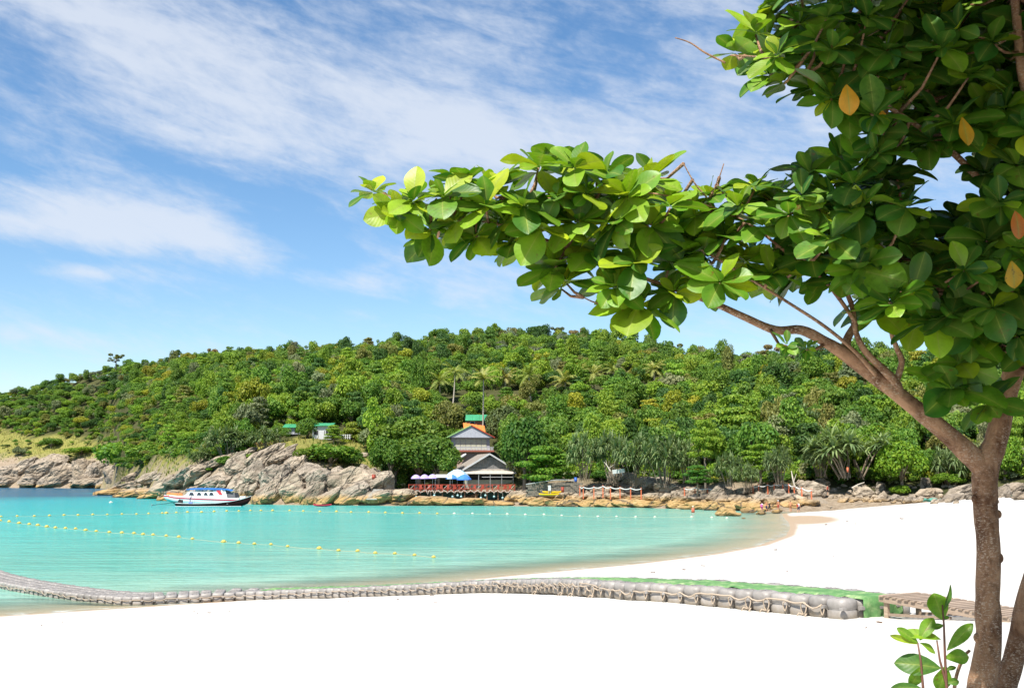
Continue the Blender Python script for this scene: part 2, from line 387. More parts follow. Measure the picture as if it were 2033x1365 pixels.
def mat_bark(name, dark, light, spots, sc=1.0):
    m, nt, b, o, N, L = nodes(name)
    tc = N('ShaderNodeTexCoord'); P = tc.outputs['Object']
    n1 = noise_n(N, L, scaled(N, L, P, (1, 1, .6)), 7 * sc, 8, .7, .4); n2 = noise_n(N, L, scaled(N, L, P, (1, 1, 2.2)), 62 * sc, 6, .75); n3 = noise_n(N, L, P, 3 * sc, 4, .6)
    r = ramp(N, [(.38, dark), (.62, light)]); L(n1.outputs[0], r.inputs[0])
    s = ramp(N, [(.52, (0, 0, 0)), (.60, (1, 1, 1))]); L(n2.outputs[0], s.inputs[0])
    q = N('ShaderNodeMath'); q.operation = 'MULTIPLY'; L(s.outputs[0], q.inputs[0]); L(maprange(N, L, n3.outputs[0], .42, .58, .05, .95), q.inputs[1])
    L(mixc(N, L, q.outputs[0], r.outputs[0], spots), b.inputs['Base Color']); b.inputs['Roughness'].default_value = .85; b.inputs['Specular IOR Level'].default_value = .2
    h = N('ShaderNodeMath'); h.operation = 'ADD'; L(n1.outputs[0], h.inputs[0]); L(n2.outputs[0], h.inputs[1]); bump(N, L, h.outputs[0], .6, .012 / sc, b)
    return m
BARK = mat_bark('almond_bark', (.13, .06, .032), (.46, .26, .15), (.58, .45, .34))
BARK2 = mat_bark('forest_bark', (.12, .09, .06), (.30, .24, .18), (.4, .36, .3), .12)

def mat_wood(name, a, c):
    m, nt, b, o, N, L = nodes(name)
    tc = N('ShaderNodeTexCoord'); oi = N('ShaderNodeObjectInfo')
    n = noise_n(N, L, scaled(N, L, tc.outputs['Object'], (1.5, 22, 22)), 3, 6, .65, .3)
    r = ramp(N, [(.3, a), (.7, c)]); L(n.outputs[0], r.inputs[0])
    k = N('ShaderNodeHueSaturation'); L(r.outputs[0], k.inputs['Color']); L(maprange(N, L, oi.outputs['Random'], 0, 1, .75, 1.2), k.inputs['Value'])
    L(k.outputs[0], b.inputs['Base Color']); b.inputs['Roughness'].default_value = .75; bump(N, L, n.outputs[0], .3, .004, b)
    return m
# ------------------------------------------------------------------ the lie of the land
SHORE = np.array([(-260, -60), (-120, 0), (-60, 27), (-38, 36.5), (-21.3, 45.4), (-13, 51), (-5.1, 58.6), (-.5, 63.5), (7.8, 72), (14.3, 80.5), (20.4, 91),
                  (26.5, 106), (31.0, 122), (34.4, 136), (38.0, 153), (41.5, 168), (60, 190), (120, 250)], float)
def shore_d(X, Y):
    """signed distance to the beach waterline, + on the sand side"""
    best = np.full(X.shape, 1e9); sg = np.zeros(X.shape)
    for a, b in zip(SHORE[:-1], SHORE[1:]):
        e = b - a; l2 = e @ e
        t = np.clip(((X - a[0]) * e[0] + (Y - a[1]) * e[1]) / l2, 0, 1)
        dx, dy = X - a[0] - t * e[0], Y - a[1] - t * e[1]; d = np.hypot(dx, dy)
        s = -np.sign(e[0] * dy - e[1] * dx); u = d < best - 1e-9
        best = np.where(u, d, best); sg = np.where(u, s, sg)
    return best * np.where(sg == 0, 1, sg)
def sand_z(X, Y):
    d = shore_d(X, Y)
    z = np.where(d > 0, np.interp(d, [0, 6, 12, 17.8, 25, 28, 30.5, 36, 48, 60, 200], [0, .5, 1.1, 1.72, 2.42, 2.68, 2.82, 2.94, 4.0, 4.6, 7]), .05 * d)
    z = np.where(z > 4.4, 4.4 + (z - 4.4) * .15, z); z = np.maximum(z, -3.0)
    return z + .05 * fbm(X * .25, Y * .25, 3) * np.clip(d / 6, 0, 1) + .02 * fbm(X * 1.6, Y * 1.6, 2) * np.clip(d / 4, 0, 1)
T = np.array([  # px, foot Y, foot z, py of rock top, rock depth, crest Y, py of crest
    (-500, 610, -.3, 900, 20, 820, 850), (-100, 560, -.3, 905, 18, 740, 792), (0, 548, -.3, 907, 20, 720, 772), (120, 532, -.3, 912, 20, 690, 741), (205, 520, -.3, 920, 20, 660, 724),
    (222, 470, -.3, 935, 20, 655, 720), (240, 345, -.3, 950, 18, 640, 719), (330, 263, -.3, 930, 20, 600, 710), (430, 235, -.3, 908, 22, 560, 703), (520, 224, -.3, 908, 22, 540, 699),
    (600, 220, -.3, 903, 22, 520, 692), (640, 218, -.3, 924, 20, 512, 690), (700, 216, -.3, 926, 20, 500, 684), (760, 214, -.3, 956, 15, 490, 677), (812, 213.5, -.3, 984, 13, 486, 672), (900, 213, -.3, 986, 13, 480, 664), (1010, 211, -.3, 984, 14, 474, 661), (1060, 209, -.3, 968, 15, 470, 660),
    (1200, 203, -.3, 958, 15, 450, 666), (1300, 197, -.3, 958, 15, 430, 682), (1390, 188, -.3, 965, 14, 402, 712), (1450, 183, -.3, 965, 14, 388, 712), (1540, 177, .2, 964, 14, 365, 700),
    (1650, 182, 1.2, 966, 12, 345, 694), (1800, 178, 1.5, 968, 11, 330, 690), (1930, 173, 1.8, 966, 11, 320, 680), (2033, 168, 2.0, 962, 11, 310, 670), (2500, 140, 2.3, 960, 12, 290, 640)], float)
def hill_z(X, Y):
    p = px_of(X, Y); I = lambda k: np.interp(p, T[:, 0], T[:, k])
    y0, z0, y1 = I(1), I(2), I(1) + I(4); z1 = zy(I(3), y1) - .4; yc = I(5); zc = zy(I(6), yc) - 6.5
    t1 = np.clip((Y - y0) / (y1 - y0), 0, 1); t2 = np.clip((Y - y1) / (yc - y1), 0, 1); t3 = np.maximum(Y - yc, 0)
    z = z0 + (z1 - z0) * t1 ** .85 + (zc - z1) * (t2 ** .86) - t3 * .22
    z = np.where(Y < y0, z0 - (y0 - Y) * .28, z)
    return z + np.where(t1 > 0, 1.1 * fbm(X * .09, Y * .09, 4) * np.minimum(t1 * 1.5, 1), 0) * (1 + 1.5 * t2) 
def ground(x, y):
    X, Y = np.array([float(x)]), np.array([float(y)])
    return float(np.maximum(sand_z(X, Y), hill_z(X, Y))[0])
_YS = np.concatenate([np.arange(8, 150, .25), np.arange(150, 820, .5)])
def hit(px, py):
    d = ray(px, py); t = _YS / d[1]; X = d[0] * t; Z = CAMZ + d[2] * t
    g = np.maximum(np.maximum(sand_z(X, _YS), hill_z(X, _YS)), 0); k = np.argmax(Z <= g)
    return Vector((X[k], _YS[k], float(g[k])))
def grid_mesh(name, xs, ys, zf, mat, attrs=None, smooth=True):
    X, Y = np.meshgrid(xs, ys); Z = zf(X, Y); n, m = X.shape
    V = np.stack([X, Y, Z], -1).reshape(-1, 3); i = np.arange((n - 1) * (m - 1)); r, c = i // (m - 1), i % (m - 1); a = r * m + c
    A = {k: f(X, Y, Z).ravel() for k, f in (attrs or {}).items()}
    return np_mesh(name, V, np.stack([a, a + 1, a + m + 1, a + m], 1), mat, smooth, attrs=A)

def wet_attr(X, Y, Z):
    d = shore_d(X, Y)
    w = np.clip(1 - (Z - .0) / .11, 0, 1)
    w = np.maximum(w, np.clip(1.5 - np.hypot((X - 37.5 - (Y - 142) * .12) / 3.6, (Y - 142) / 14), 0, 1))   # damp hollow by the far rocks
    return w
o = link('beach', grid_mesh('beach', np.concatenate([np.arange(-300, -60, 12), np.arange(-60, 75, .8), np.arange(75, 300, 12)]), np.concatenate([np.arange(-80, 10, 6), np.arange(10, 190, .8), np.arange(190, 260, 8)]), sand_z, SAND, {'wet': wet_attr}))
tag(o, 'blinding white sand beach sloping down to the bay', kind='structure')

def depth_attr(X, Y, Z):
    d = -shore_d(X, Y); p = px_of(X, Y); fo = np.interp(p, T[:, 0], T[:, 1]) - Y
    dep = np.where(d > 0, np.minimum(.05 * d, .3 + .022 * d), -.05)
    rockd = np.clip(fo * .30, 0, 99)
    dep = np.minimum(dep, .35 + rockd)
    dep = dep + np.clip(Y - 300, 0, 400) * .022 * (p < 400) + np.clip(-60 - X, 0, 300) * .006
    return dep + .06 * fbm(X * .3, Y * .3, 2)
xs = np.concatenate([-np.geomspace(6000, 130, 22), np.arange(-128, 60, 1.2), np.geomspace(62, 6000, 20)])
ys = np.concatenate([np.arange(-200, 28, 20), np.arange(28, 180, 1.0), np.arange(180, 400, 3), np.geomspace(402, 9000, 30)])
o = link('sea', grid_mesh('sea', xs, ys, lambda X, Y: X * 0, WATER, {'depth': depth_attr})); tag(o, 'turquoise shallow bay water', kind='structure')

def rocky(X, Y, Z):
    p = px_of(X, Y); y1 = np.interp(p, T[:, 0], T[:, 1] + T[:, 4]); return np.clip(1 - (Y - y1 + 3 - np.clip((1640 - p) / 40, -4, 4) + 5 * fbm(X * .2, Y * .2, 3)) / 4, 0, 1)
def grass_mask(px, py):
    lo = np.interp(px, [-100, 0, 60, 130, 200, 228, 280, 310, 380, 410, 440, 490, 560, 620, 660, 730, 760], [840, 850, 868, 862, 880, 935, 935, 905, 908, 960, 930, 893, 875, 862, 880, 872, 980])
    return (py > lo) & (px < 760)
def grassy(X, Y, Z):
    a, b_ = proj(X, Y, Z); return grass_mask(a, b_).astype(float)
o = link('hill', grid_mesh('hill', np.arange(-620, 330, 4.0), np.concatenate([np.arange(140, 300, 2.0), np.arange(300, 900, 5.0)]), hill_z, HILL, {'rocky': rocky, 'grassy': grassy}))
tag(o, 'steep island hillside under the forest', kind='structure')

# ------------------------------------------------------------------ rocks
def rock_mesh(seed, sub=4, ncut=16, strata=.05):
    rg = np.random.RandomState(seed); bm = bmesh.new(); bmesh.ops.create_icosphere(bm, subdivisions=sub, radius=1)
    V = np.array([v.co for v in bm.verts]); Fs = np.array([[v.index for v in f.verts] for f in bm.faces]); bm.free()
    for k in range(2):
        for i in range(ncut):
            n = rg.normal(size=3); n /= np.linalg.norm(n); d = rg.uniform(.50, .88); e = np.maximum(V @ n - d, 0); V = V - e[:, None] * n * .86
    dr = rg.normal(size=3); dr[2] += 1.5; dr /= np.linalg.norm(dr)
    N = V / np.linalg.norm(V, axis=1)[:, None]
    disp = np.array([mnoise.fractal(Vector(v * 1.8 + seed), 1.0, 2.0, 4) * .12 + mnoise.fractal(Vector(v * 6 + seed), 1.0, 2.0, 3) * .03 for v in V])
    s = V @ dr * 5 + disp * 12 + seed; saw = (s % 1.0); disp -= strata * np.exp(-((saw - .5) / .10) ** 2) * 1.2
    V = V + N * disp[:, None]
    V /= np.abs(V).max(0)
    return np_mesh('boulder_%d' % seed, V, Fs, ROCK, False)
RK = [rock_mesh(i + 1, 4) for i in range(9)]
RKB = [rock_mesh(40 + i, 5, 13, .03) for i in range(7)]
rr = random.Random(11)
def rock(px, py, w, h, tilt=0, big=None, dk=None, sink=.0, dep=.8, zrot=None):
    """a rock seen at (px,py), w x h photo pixels, tilted in the picture plane"""
    p = hit(px, min(py + h * .32, 1003 if px < 1380 else 2000)); sc = p.y / F
    big = w > 45 if big is None else big
    o = bpy.data.objects.new('boulder', rr.choice(RKB if big else RK)); COL.objects.link(o)
    q = at_y(px, py, p.y + w * sc * .1); o.location = q - Vector((0, 0, sink))
    c, s = abs(math.cos(math.radians(tilt))), abs(math.sin(math.radians(tilt)))
    o.scale = (w * sc / 2 * .97, w * sc / 2 * dep, h * sc / 2 * 1.04)
    o.rotation_euler = (rr.uniform(-.15, .15), math.radians(tilt), zrot if zrot is not None else rr.uniform(-.35, .35))
    return o
ZONES = []
def zone(rows, what, cat='rock', group=None):
    rows = sorted(rows, key=lambda r: r[0]); n = len(rows)
    for i, r in enumerate(rows):
        o = rock(*r[:4], *(r[4:5] or (0,)), **(r[5] if len(r) > 5 else {}))
        tag(o, '%s, %s from the left' % (what, ordn(i + 1)), cat, group or what)
def fill(x0, x1, n, y0, y1, w0, w1, ar=.55, tl=-20):
    out = []
    for i in range(n):
        px = lerp(x0, x1, (i + rr.random()) / n); t = (px - x0) / (x1 - x0); w = rr.uniform(w0, w1)
        out.append((px, lerp(y0(px), y1(px), rr.random()), w, w * ar * rr.uniform(.75, 1.3), tl + rr.uniform(-15, 15)))
    return out
zone([(15, 938, 70, 40, -20), (50, 925, 60, 36, -25), (92, 926, 95, 52, -28), (128, 945, 90, 44, -15), (165, 935, 60, 56, -35), (195, 942, 70, 52, -30), (225, 942, 50, 46, -40),
      (18, 955, 66, 26, -8), (66, 955, 80, 30, -6), (112, 958, 70, 24, -4), (180, 958, 90, 30, -8), (208, 955, 60, 32, -20)]
     + fill(-60, 235, 14, lambda p: 915, lambda p: 955, 22, 44), 'weathered grey rock on the far shore below the grassy slope')
zone([(212, 978, 80, 14, -6, dict(dep=.5)), (250, 968, 130, 24, -14), (272, 962, 46, 18, -6), (262, 980, 90, 22, -5), (300, 982, 80, 24, -8), (335, 968, 90, 46, -22), (372, 950, 120, 34, -22), (350, 985, 90, 26, -10),
      (405, 935, 120, 34, -24), (300, 950, 70, 26, -20), (425, 960, 90, 44, -30), (440, 915, 90, 22, -22), (395, 980, 90, 36, -15), (265, 945, 60, 20, -20)]
     + fill(230, 450, 14, lambda p: 960 - (p - 230) * .18, lambda p: 982, 18, 42, .5, -20), 'low grey-brown rock around the moored boats')
zone([(470, 930, 70, 56, -40), (475, 975, 80, 50, -40), (505, 950, 70, 60, -42), (520, 915, 120, 44, -38), (552, 910, 100, 28, -28), (545, 955, 90, 66, -45), (530, 985, 90, 44, -40), (585, 930, 70, 48, -45),
      (580, 975, 70, 62, -48), (610, 945, 66, 60, -42), (620, 985, 80, 44, -45), (640, 962, 66, 66, -48), (668, 948, 50, 36, -30), (685, 962, 92, 70, -50), (655, 990, 80, 32, -35), (718, 962, 84, 60, -40),
      (700, 985, 90, 44, -30), (748, 965, 90, 56, -24), (745, 990, 90, 32, -10), (722, 932, 40, 26, -30), (740, 944, 40, 28, -30), (722, 903, 26, 14, 0), (598, 899, 56, 12, -22), (490, 900, 50, 20, -30)]
     + fill(460, 770, 20, lambda p: 935, lambda p: 990, 20, 40, .7, -38), 'pale jagged slab of the tall rocky headland')
zone([(785, 986, 90, 32, -6), (838, 995, 90, 22, -3), (885, 996, 90, 20, 4), (935, 997, 80, 18, 0), (930, 992, 50, 20, -15), (975, 999, 60, 14, 4), (1028, 986, 56, 26, -14), (1000, 1000, 50, 10, 0), (1050, 993, 60, 20, 0)]
     + fill(770, 1060, 12, lambda p: 992, lambda p: 1001, 14, 30, .4, 0), 'smooth tan rock at the waterline under the red deck')
led = []
for i, px in enumerate(range(1075, 1545, 34)):
    led.append((px, 998 + (px - 1075) * .021, rr.uniform(60, 90), rr.uniform(18, 24), rr.uniform(-3, 5), dict(dep=.6)))
    led.append((px + 12, 986 + (px - 1075) * .012, rr.uniform(44, 70), rr.uniform(16, 24), rr.uniform(-10, 6)))
led += fill(1070, 1540, 22, lambda p: 978, lambda p: 1006, 12, 26, .55, 0)
zone(led, 'brown ledge rock below the orange rope posts')
zone([(1290, 962, 100, 32, -4), (1325, 972, 70, 30, 12), (1225, 946, 44, 34, -20), (1248, 950, 40, 32, 0), (1260, 972, 60, 20, 0), (1190, 975, 60, 20, -5), (1350, 982, 50, 20, 5), (1210, 966, 50, 18, 0), (1160, 972, 36, 16, 0), (1370, 972, 50, 18, 0),
      (1130, 972, 46, 30, 0), (1100, 985, 50, 18, -5)], 'light boulder behind the orange rope posts')
zone([(1432, 980, 60, 34, 0), (1512, 987, 44, 30, 10), (1535, 973, 40, 22, -25), (1555, 970, 40, 18, -10), (1550, 985, 34, 28, 0), (1565, 990, 40, 20, 0), (1612, 972, 72, 52, 12, dict(dep=.9)), (1632, 960, 40, 24, 20), (1590, 958, 24, 18, 0), (1585, 990, 40, 22, 0),
      (1530, 995, 34, 24, 0), (1475, 975, 50, 22, 0), (1495, 1000, 40, 18, 0), (1570, 1000, 60, 14, 0), (1605, 998, 50, 16, 0), (1460, 990, 40, 20, 0)], 'rounded pale boulder beside the path steps')
zone([(1438, 1017, 46, 22, -8), (1458, 1020, 30, 13, 0), (1484, 1013, 34, 15, 0), (1475, 1006, 26, 14, 0), (1510, 1018, 24, 9, 0), (1542, 1015, 24, 10, 0), (1498, 1010, 20, 10, 0), (1476, 1028, 9, 4, 0)], 'wet brown rock standing in the shallows near the bathers')
zone([(1715, 978, 44, 26, 4), (1755, 986, 26, 24, 0), (1780, 988, 30, 18, 10), (1812, 986, 24, 14, 0), (1838, 982, 46, 26, -14), (1828, 990, 34, 12, -10), (1860, 975, 26, 18, 0), (1838, 960, 26, 28, 0), (1905, 978, 90, 24, -24), (1885, 990, 60, 16, -16),
      (1990, 978, 50, 26, -30), (2015, 970, 40, 28, 0), (1748, 968, 24, 26, 10), (2030, 985, 40, 20, 0), (1690, 992, 30, 10, 0)] + fill(1640, 2033, 80, lambda p: 962, lambda p: 994, 6, 17, .7, 0), 'pale boulder heaped at the back of the beach')
zone(fill(1645, 1990, 46, lambda p: 984, lambda p: 996, 12, 26, .55, 0), 'low stone along the sand edge at the back of the beach')

# ------------------------------------------------------------------ forest
def rhombs(C, Nn, size, rg, asp=1.5):
    """leaf-clump rhombuses at C with normals about Nn"""
    n = len(C); R = rg.normal(size=(n, 3)); U = np.cross(Nn, R); U /= np.linalg.norm(U, axis=1)[:, None] + 1e-9; W_ = np.cross(Nn, U); W_ /= np.linalg.norm(W_, axis=1)[:, None] + 1e-9
    s = (size * rg.uniform(.6, 1.35, n))[:, None]
    V = np.stack([C - U * s * asp * .5, C + W_ * s * .5 - Nn * s * .12, C + U * s * asp * .5 - Nn * s * .2, C - W_ * s * .5], 1).reshape(-1, 3)
    return V, np.arange(4 * n).reshape(-1, 4)
def crown(seed, nq, leaf, kind='dome'):
    rg = np.random.RandomState(seed); B = []
    if kind == 'dome':
        for i in range(15):
            a = rg.uniform(0, 2 * np.pi); r = .68 * np.sqrt(rg.uniform()); z = .30 + .75 * np.sqrt(max(0, 1 - (r / .82) ** 2)) * rg.uniform(.45, 1)
            B.append((r * np.cos(a), r * np.sin(a), z, rg.uniform(.26, .42), rg.uniform(.7, .95)))
    elif kind == 'layer':
        for k in range(5):
            for i in range(5):
                a = rg.uniform(0, 2 * np.pi); r = rg.uniform(.1, .8) * (1 - .09 * k); B.append((r * np.cos(a), r * np.sin(a), .25 + k * .25 + rg.uniform(-.05, .05), rg.uniform(.24, .40), .30))
    elif kind == 'tall':
        for i in range(14):
            a = rg.uniform(0, 2 * np.pi); z = rg.uniform(.2, 1.7); r = .5 * np.sqrt(rg.uniform()) * (1.1 - abs(z - .8) * .55); B.append((r * np.cos(a), r * np.sin(a), z, rg.uniform(.24, .38), .9))
    else:   # sparse
        for i in range(11):
            a = rg.uniform(0, 2 * np.pi); r = .85 * np.sqrt(rg.uniform()); z = rg.uniform(.5, 1.25) - r * .25; B.append((r * np.cos(a), r * np.sin(a), z, rg.uniform(.16, .30), .6))
    B = np.array(B); k = rg.choice(len(B), nq, p=B[:, 3] ** 2 / (B[:, 3] ** 2).sum())
    D = rg.normal(size=(nq, 3)); D[:, 2] += .35; D /= np.linalg.norm(D, axis=1)[:, None]
    rad = B[k, 3] * rg.uniform(.72, 1.06, nq); C = B[k, :3] + D * rad[:, None] * np.stack([np.ones(nq), np.ones(nq), B[k, 4]], 1)
    Nn = D * .9 + rg.normal(size=(nq, 3)) * .55; Nn[:, 2] += .35; Nn /= np.linalg.norm(Nn, axis=1)[:, None]
    V, Fc = rhombs(C, Nn, leaf, rg)
    return V, Fc, B
KN = ['dome', 'dome', 'layer', 'tall', 'sparse']
NEAR = []
for i, kd in enumerate(['dome', 'dome', 'dome', 'layer', 'layer', 'tall', 'sparse', 'dome']):
    V, Fc, B = crown(100 + i, 2600 if kd != 'sparse' else 1500, .085, kd); me = np_mesh('crown_%d' % i, V, Fc, FOL_O)
    t = MB(); t.smooth = True
    t.tube([(0, 0, -1.2), (.03, .02, .0), (-.02, .03, .35), (.02, 0, .7)], [.10, .075, .06, .03], 7)
    for b in B[:6]: t.tube([(0, 0, .1), (b[0] * .45, b[1] * .45, b[2] * .55), (b[0], b[1], b[2])], [.045, .03, .012], 5)
    NEAR.append((kd, me, t.mesh('trunk_%d' % i, BARK2)))
BIG = [(crown(200 + i, 5200, .062, kd), kd) for i, kd in enumerate(['dome', 'layer'])]
BIG = [(kd, np_mesh('big_crown', c[0], c[1], FOL_O)) for c, kd in BIG]
def tree(x, y, r, h, tint, label, group=None, k=0, z=None, me=None, name='tree', trunk=True, cat='tree', rz=None, low=.10):
    g = ground(x, y) if z is None else z
    e = empty(name, (x, y, g), rr.uniform(0, 6.28) if rz is None else rz, label, cat, group)
    kd, cm, tm = NEAR[k % len(NEAR)]
    c = link('crown', me or cm, e); c.scale = (r, r, h * .62); c.location = (0, 0, h * low); c.color = (*tint, 1)
    if trunk:
        t = link('trunk', tm, e); t.scale = (r * .8, r * .8, h * .62); t.location = (0, 0, h * low)
    return e
GREENS = dict(bright=(.17, .28, .028), mid=(.105, .205, .026), dark=(.055, .125, .026), olive=(.17, .185, .045), yellow=(.25, .28, .026), brown=(.24, .185, .075), grey=(.17, .21, .10))
WEI = [('bright', .31), ('mid', .36), ('dark', .14), ('olive', .08), ('yellow', .045), ('brown', .005), ('grey', .02)]
def pick_tint(rng):
    q = rng.random()
    for k, w in WEI:
        q -= w
        if q <= 0: break
    j = rng.uniform(.82, 1.2); c = GREENS[k]
    j *= 1.08; return k, (c[0] * j * rng.uniform(.92, 1.14), c[1] * j, c[2] * j)

def keep_clear(px, py, Y):
    """places in the photo that show no forest tree standing there (base pixel, distance)"""
    if Y < np.interp(px, T[:, 0], T[:, 1] + T[:, 4]) + 3: return True
    if grass_mask(px, py): return rr.random() > (.34 if px < 240 else .1)
    if 800 < px < 1045 and Y < 236: return True
    if 860 < px < 1000 and Y < 262: return True
    if 915 < px < 990 and Y < 290: return True
    if 610 < px < 720 and Y < 275: return True
    if 540 < px < 610 and Y < 272 : return True
    if 840 < px < 1320 and 285 < Y < 345: return rr.random() > .42
    return False
cand = []
rr.seed(21)
for gy in np.arange(160, 730, 5.6):
    sp = 5.6 + max(0, gy - 300) * .006
    for gx in np.arange(-360, 230, sp):
        x = gx + rr.uniform(-.45, .45) * sp; y = gy + rr.uniform(-2.5, 2.5)
        p = float(px_of(np.array(x), np.array(y)))
        if p < -90 or p > 2120: continue
        yc = np.interp(p, T[:, 0], T[:, 5])
        if y > yc + 14: continue
        cand.append((x, y))
CX_, CY_ = np.array(cand).T; CZ_ = np.maximum(hill_z(CX_, CY_), sand_z(CX_, CY_)); PX_, PY_ = proj(CX_, CY_, CZ_)
sel = [i for i in range(len(cand)) if not keep_clear(PX_[i], PY_[i], CY_[i])]
rr.seed(5)
rows = []
for i in sel:
    yc = np.interp(PX_[i], T[:, 0], T[:, 5]); t = (CY_[i] - np.interp(PX_[i], T[:, 0], T[:, 1])) / (yc - np.interp(PX_[i], T[:, 0], T[:, 1]))
    hgt = rr.uniform(5.0, 8.5) + (1.5 if .05 < t < .35 else 0) + (rr.random() < .08) * 3; rad = rr.uniform(2.6, 4.8)
    if PX_[i] < 330: hgt *= .72
    if PX_[i] < 430 and t < .35: hgt *= .55; rad *= .75
    if grass_mask(PX_[i], PY_[i]): hgt = rr.uniform(1.2, 3.0); rad = rr.uniform(1.2, 2.6)
    if 840 < PX_[i] < 1320 and 250 < CY_[i] < 310: hgt *= .75
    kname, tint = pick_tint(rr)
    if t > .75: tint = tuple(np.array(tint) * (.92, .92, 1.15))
    k = rr.choice([0, 1, 2, 3, 4, 5, 6, 7, 0, 1, 2])
    rows.append([CY_[i], CX_[i], hgt, rad, kname, tint, k, PX_[i], PY_[i]])
rows.sort(key=lambda r: r[0] / (r[3] + 2))
LAND = [(-999, 150, 'over the far grassy slope'), (150, 420, 'behind the moored boats'), (420, 620, 'over the tall rocky headland'), (620, 800, 'around the white bungalow'), (800, 1040, 'around the waterside houses'),
        (1040, 1200, 'above the yellow kayaks'), (1200, 1400, 'above the rope posts'), (1400, 1650, 'above the path steps'), (1650, 3000, 'behind the beach boulders')]
NAMEK = dict(bright='bright green', mid='mid green', dark='dark green', olive='olive green', yellow='yellow-green', brown='brownish', grey='grey-green')
SHAPEK = dict(dome='rounded', layer='layered', tall='upright', sparse='thin-leaved')
NT = 215
def LABK(q): return (NEAR[q[6]][0], q[4], next(w for a, b, w in LAND if a <= q[7] < b))
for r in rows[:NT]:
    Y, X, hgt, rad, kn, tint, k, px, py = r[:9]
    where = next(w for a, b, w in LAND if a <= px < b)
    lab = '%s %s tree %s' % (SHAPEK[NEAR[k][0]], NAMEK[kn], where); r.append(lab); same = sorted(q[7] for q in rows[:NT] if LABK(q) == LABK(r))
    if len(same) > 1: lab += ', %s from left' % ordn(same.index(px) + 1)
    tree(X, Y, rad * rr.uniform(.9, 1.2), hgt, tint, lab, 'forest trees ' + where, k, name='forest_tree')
# the rest of the wood, one mass: crowns scattered on the slope
LOWC = [crown(300 + i, 560, .17, kd)[:2] for i, kd in enumerate(['dome', 'dome', 'dome', 'layer', 'tall', 'sparse'])]
SRC = bpy.data.collections.new('crown_kinds')
for i, kd in enumerate(['dome', 'dome', 'dome', 'layer', 'tall', 'sparse', 'dome', 'dome']):
    V, Fc, B = crown(500 + i, 2400 if kd != 'sparse' else 1300, .075, kd); q = bpy.data.objects.new('crown_kind', np_mesh('wood_crown_%d' % i, V, Fc, FOL_I)); SRC.objects.link(q)
far = rows[NT:]; XYZ = np.array([(r[1], r[0], 0) for r in far], float); XYZ[:, 2] = np.maximum(hill_z(XYZ[:, 0], XYZ[:, 1]), 0) + np.array([r[2] for r in far]) * .16
pm = bpy.data.meshes.new('forest'); pm.from_pydata([tuple(v) for v in XYZ], [], [])
def pa(nm, ty, arr, key='value'): at_ = pm.attributes.new(nm, ty, 'POINT'); at_.data.foreach_set(key, np.asarray(arr).ravel())
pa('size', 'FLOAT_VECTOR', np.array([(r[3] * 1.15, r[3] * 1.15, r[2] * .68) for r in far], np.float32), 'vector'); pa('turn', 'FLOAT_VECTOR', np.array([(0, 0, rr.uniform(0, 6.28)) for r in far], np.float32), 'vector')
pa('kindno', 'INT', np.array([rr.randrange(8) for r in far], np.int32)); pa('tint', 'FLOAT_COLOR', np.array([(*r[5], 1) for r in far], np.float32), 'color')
o = link('forest', pm); tag(o, 'dense green tropical forest covering the upper hillside', 'forest', kind='stuff')
ng = bpy.data.node_groups.new('scatter_crowns', 'GeometryNodeTree'); ng.interface.new_socket('Geometry', in_out='INPUT', socket_type='NodeSocketGeometry'); ng.interface.new_socket('Geometry', in_out='OUTPUT', socket_type='NodeSocketGeometry')
gi, go = ng.nodes.new('NodeGroupInput'), ng.nodes.new('NodeGroupOutput'); ip = ng.nodes.new('GeometryNodeInstanceOnPoints'); ci = ng.nodes.new('GeometryNodeCollectionInfo'); ci.inputs['Collection'].default_value = SRC; ci.inputs['Separate Children'].default_value = True
def na(nm, ty): q = ng.nodes.new('GeometryNodeInputNamedAttribute'); q.data_type = ty; q.inputs['Name'].default_value = nm; return q.outputs['Attribute']
gl = ng.links.new; gl(gi.outputs[0], ip.inputs['Points']); gl(ci.outputs[0], ip.inputs['Instance']); ip.inputs['Pick Instance'].default_value = True
gl(na('kindno', 'INT'), ip.inputs['Instance Index']); gl(na('turn', 'FLOAT_VECTOR'), ip.inputs['Rotation']); gl(na('size', 'FLOAT_VECTOR'), ip.inputs['Scale']); gl(ip.outputs[0], go.inputs[0])
o.modifiers.new('scatter', 'NODES').node_group = ng
print('trees', len(rows))

# low bushes closing the forest floor near the shore
VV, FF, CC, off = [], [], [], 0
for k in range(5200):
    p = rr.uniform(-60, 2100); y = np.interp(p, T[:, 0], T[:, 1] + T[:, 4]) + 2 + 85 * rr.random() ** 1.5; x = float(x_of(p, y)); g = float(hill_z(np.array([x]), np.array([y]))[0]); a, b_ = proj(x, y, g)
    if keep_clear(a, b_, y) or grass_mask(a, b_): continue
    V, Fc = LOWC[rr.choice([0, 1, 2, 3])]; V = V[:1000]; Fc = Fc[:250]; rad = rr.uniform(1.0, 2.2); hgt = rr.uniform(1.2, 3.2); kname, tint = pick_tint(rr)
    VV.append(V * (rad, rad, hgt * .8) + (x, y, g - .3)); FF.append(Fc + off); off += len(V); CC.append(np.tile(tint, (len(V), 1)))
o = link('undergrowth', np_mesh('undergrowth', np.concatenate(VV), np.concatenate(FF), FOL_A, cols=np.concatenate(CC)))
tag(o, 'tangled low bushes filling the forest floor above the rocks', 'undergrowth', kind='stuff')
